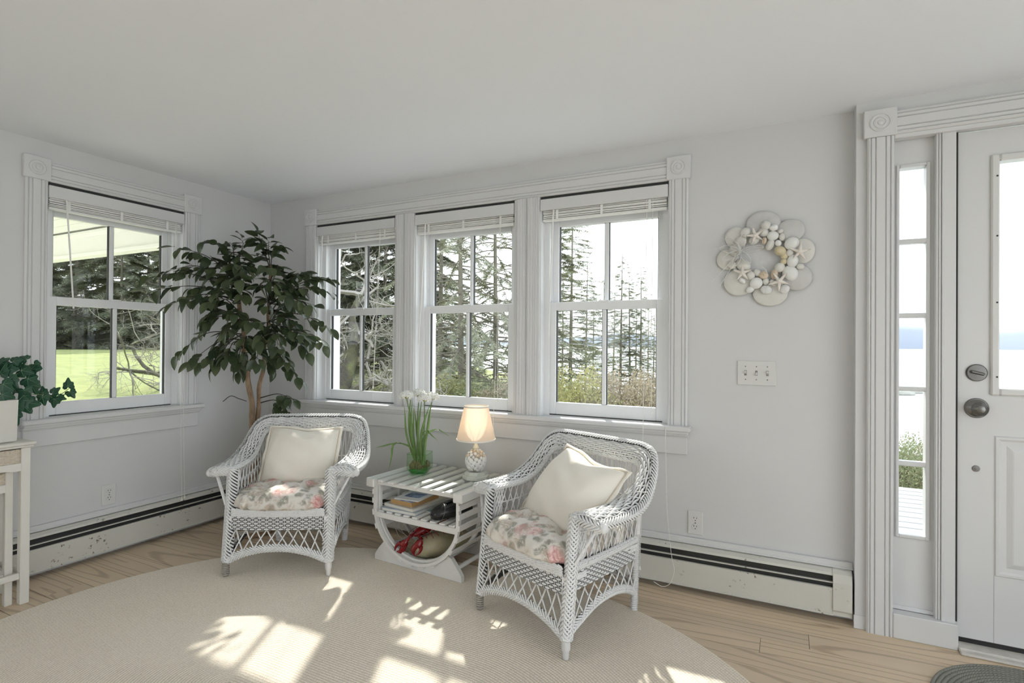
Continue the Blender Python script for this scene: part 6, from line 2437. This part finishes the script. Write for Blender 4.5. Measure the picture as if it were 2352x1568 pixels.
def shrub_mesh(seed, mat, n=10000, lsz=.026):
    rs = np.random.RandomState(seed)
    a = rs.uniform(0, 2 * PI, n)
    ph = np.arccos(rs.uniform(-.1, 1, n))
    R = rs.uniform(.55, 1.0, n) ** .5 * (1 + .18 * np.sin(a * 3 + seed) * np.sin(ph * 4))
    c = np.stack([R * np.sin(ph) * np.cos(a), R * np.sin(ph) * np.sin(a), np.maximum(R * np.cos(ph), -.02) * 1.0], 1)
    e = nrm(rs.normal(0, 1, (n, 3)))
    g_ = nrm(np.cross(e, rs.normal(0, 1, (n, 3))))
    l_ = lsz * rs.uniform(.6, 1.3, (n, 1))
    V = np.stack([c - g_ * l_ * .4, c + e * l_, c + g_ * l_ * .4, c - e * l_ * .8], 1).reshape(-1, 3)
    mb = MB()
    mb.add(V, np.arange(4 * n).reshape(-1, 4))
    for k in range(60):
        i = rs.randint(n)
        mb.tube([(0, 0, 0), c[i] * .5 + rs.normal(0, .06, 3), c[i]], [.010, .006, .003], 4)
    return mb.mesh('shrub_%d' % seed, mat)


SHM = {'o': shrub_mesh(1, OLIVE), 'b': shrub_mesh(2, BROWN), 'g': shrub_mesh(3, GREY)}


def shrub(label, px, dist, w_, h_, kind, group='shrubs outside'):
    p = CAM + ray(px, 784) * dist
    z = gz(p[0], p[1])
    t = thing('shrub', label, 'shrub', (float(p[0]), float(p[1]), z), 0, group)
    o = inst(SHM[kind], 'foliage', t)
    o.scale = (w_, w_, h_)
    o.rotation_euler = (0, 0, px * .7)
    return t


hz = lambda py, dist: 1.173 - (py - 778) / F_PX * dist       # height seen at a pixel row
for k, (px, dist, w_, top, kind, lab) in enumerate([
        (1262, 9.5, 1.0, 846, 'o', 'yellow-green shrub at the left edge of the right window'),
        (1330, 9.0, 1.0, 842, 'o', 'yellow-green rounded shrub in the middle of the right window'),
        (1390, 9.3, .9, 848, 'b', 'mixed russet shrub behind the centre muntin of the right window'),
        (1450, 9.0, .9, 846, 'b', 'russet twiggy shrub in the right half of the right window'),
        (1505, 9.4, .9, 850, 'b', 'russet twiggy shrub at the right edge of the right window'),
        (1570, 9.8, 1.0, 848, 'b', 'russet twiggy shrub hidden past the right window frame'),
        (1010, 13, 1.5, 852, 'o', 'olive shrub at the lower left of the middle window'),
        (1075, 14, 1.5, 862, 'g', 'grey-green shrub at the centre of the middle window'),
        (1140, 12.5, 1.4, 862, 'g', 'grey-green shrub at the right of the middle window'),
        (1195, 12, 1.2, 850, 'b', 'russet shrub behind the mullion left of the right window'),
        (835, 17, 1.6, 850, 'g', 'grey-green thicket behind the gnarled tree'),
        (890, 15, 1.5, 846, 'o', 'olive shrub at the right of the left back window'),
        (945, 15, 1.5, 850, 'g', 'grey-green shrub behind the mullion right of the gnarled tree')]):
    p = CAM + ray(px, 784) * dist
    shrub(lab, px, dist, w_, hz(top, dist) - gz(p[0], p[1]), kind, 'shrubs outside the back windows')
for k, (px, dist, w_, top, kind, lab) in enumerate([
        (2075, 5.9, .55, 985, 'g', 'grey-green beach shrub at the end of the deck, left in the sidelight'),
        (2125, 6.3, .55, 1000, 'b', 'dry straw-coloured shrub at the end of the deck, right in the sidelight'),
        (2010, 6.6, .6, 990, 'g', 'beach shrub hidden left of the sidelight'),
        (2230, 7.5, .6, 1010, 'b', 'dry shrub at the end of the deck behind the door')]):
    p = CAM + ray(px, 784) * dist
    shrub(lab, px, dist, w_, hz(top, dist) - gz(p[0], p[1]), kind, 'beach shrubs by the deck')
# rocks on the beach and a yellow stake by the gnarled tree
ROCK = plain('beach_rock', (0.30, 0.29, 0.26, 1), .9, var=.3, vscale=1)
for k in range(5):
    p = CAM + ray(2050 + k * 25, 784) * (95 + 4 * k)
    mb = MB().ell((0, 0, 0), (3.4, 2.0, 1.0), 10, 6)
    for i in range(len(mb.v)):
        mb.v[i] = mb.v[i] * (1 + .16 * np.sin(mb.v[i][:, [1, 2, 0]] * 2.3 + k))
    o = mb.build('beach_rock', ROCK, loc=(float(p[0]), float(p[1]), -7.0))
    tag(o, 'low grey rock on the far beach, %s from the left in the sidelight' % wood[k], 'rock', 'rocks on the beach')
p = at_depth(783, 784, 11)
m_y = plain('yellow_stake_paint', (0.62, 0.42, 0.04, 1), .5)
o = MB().tube([(0, 0, 0), (.01, 0, .85)], .02, 8).build('garden_stake', m_y, loc=(float(p[0]), float(p[1]), gz(p[0], p[1])))
tag(o, 'thin yellow stake standing in the lawn by the gnarled tree', 'stake')
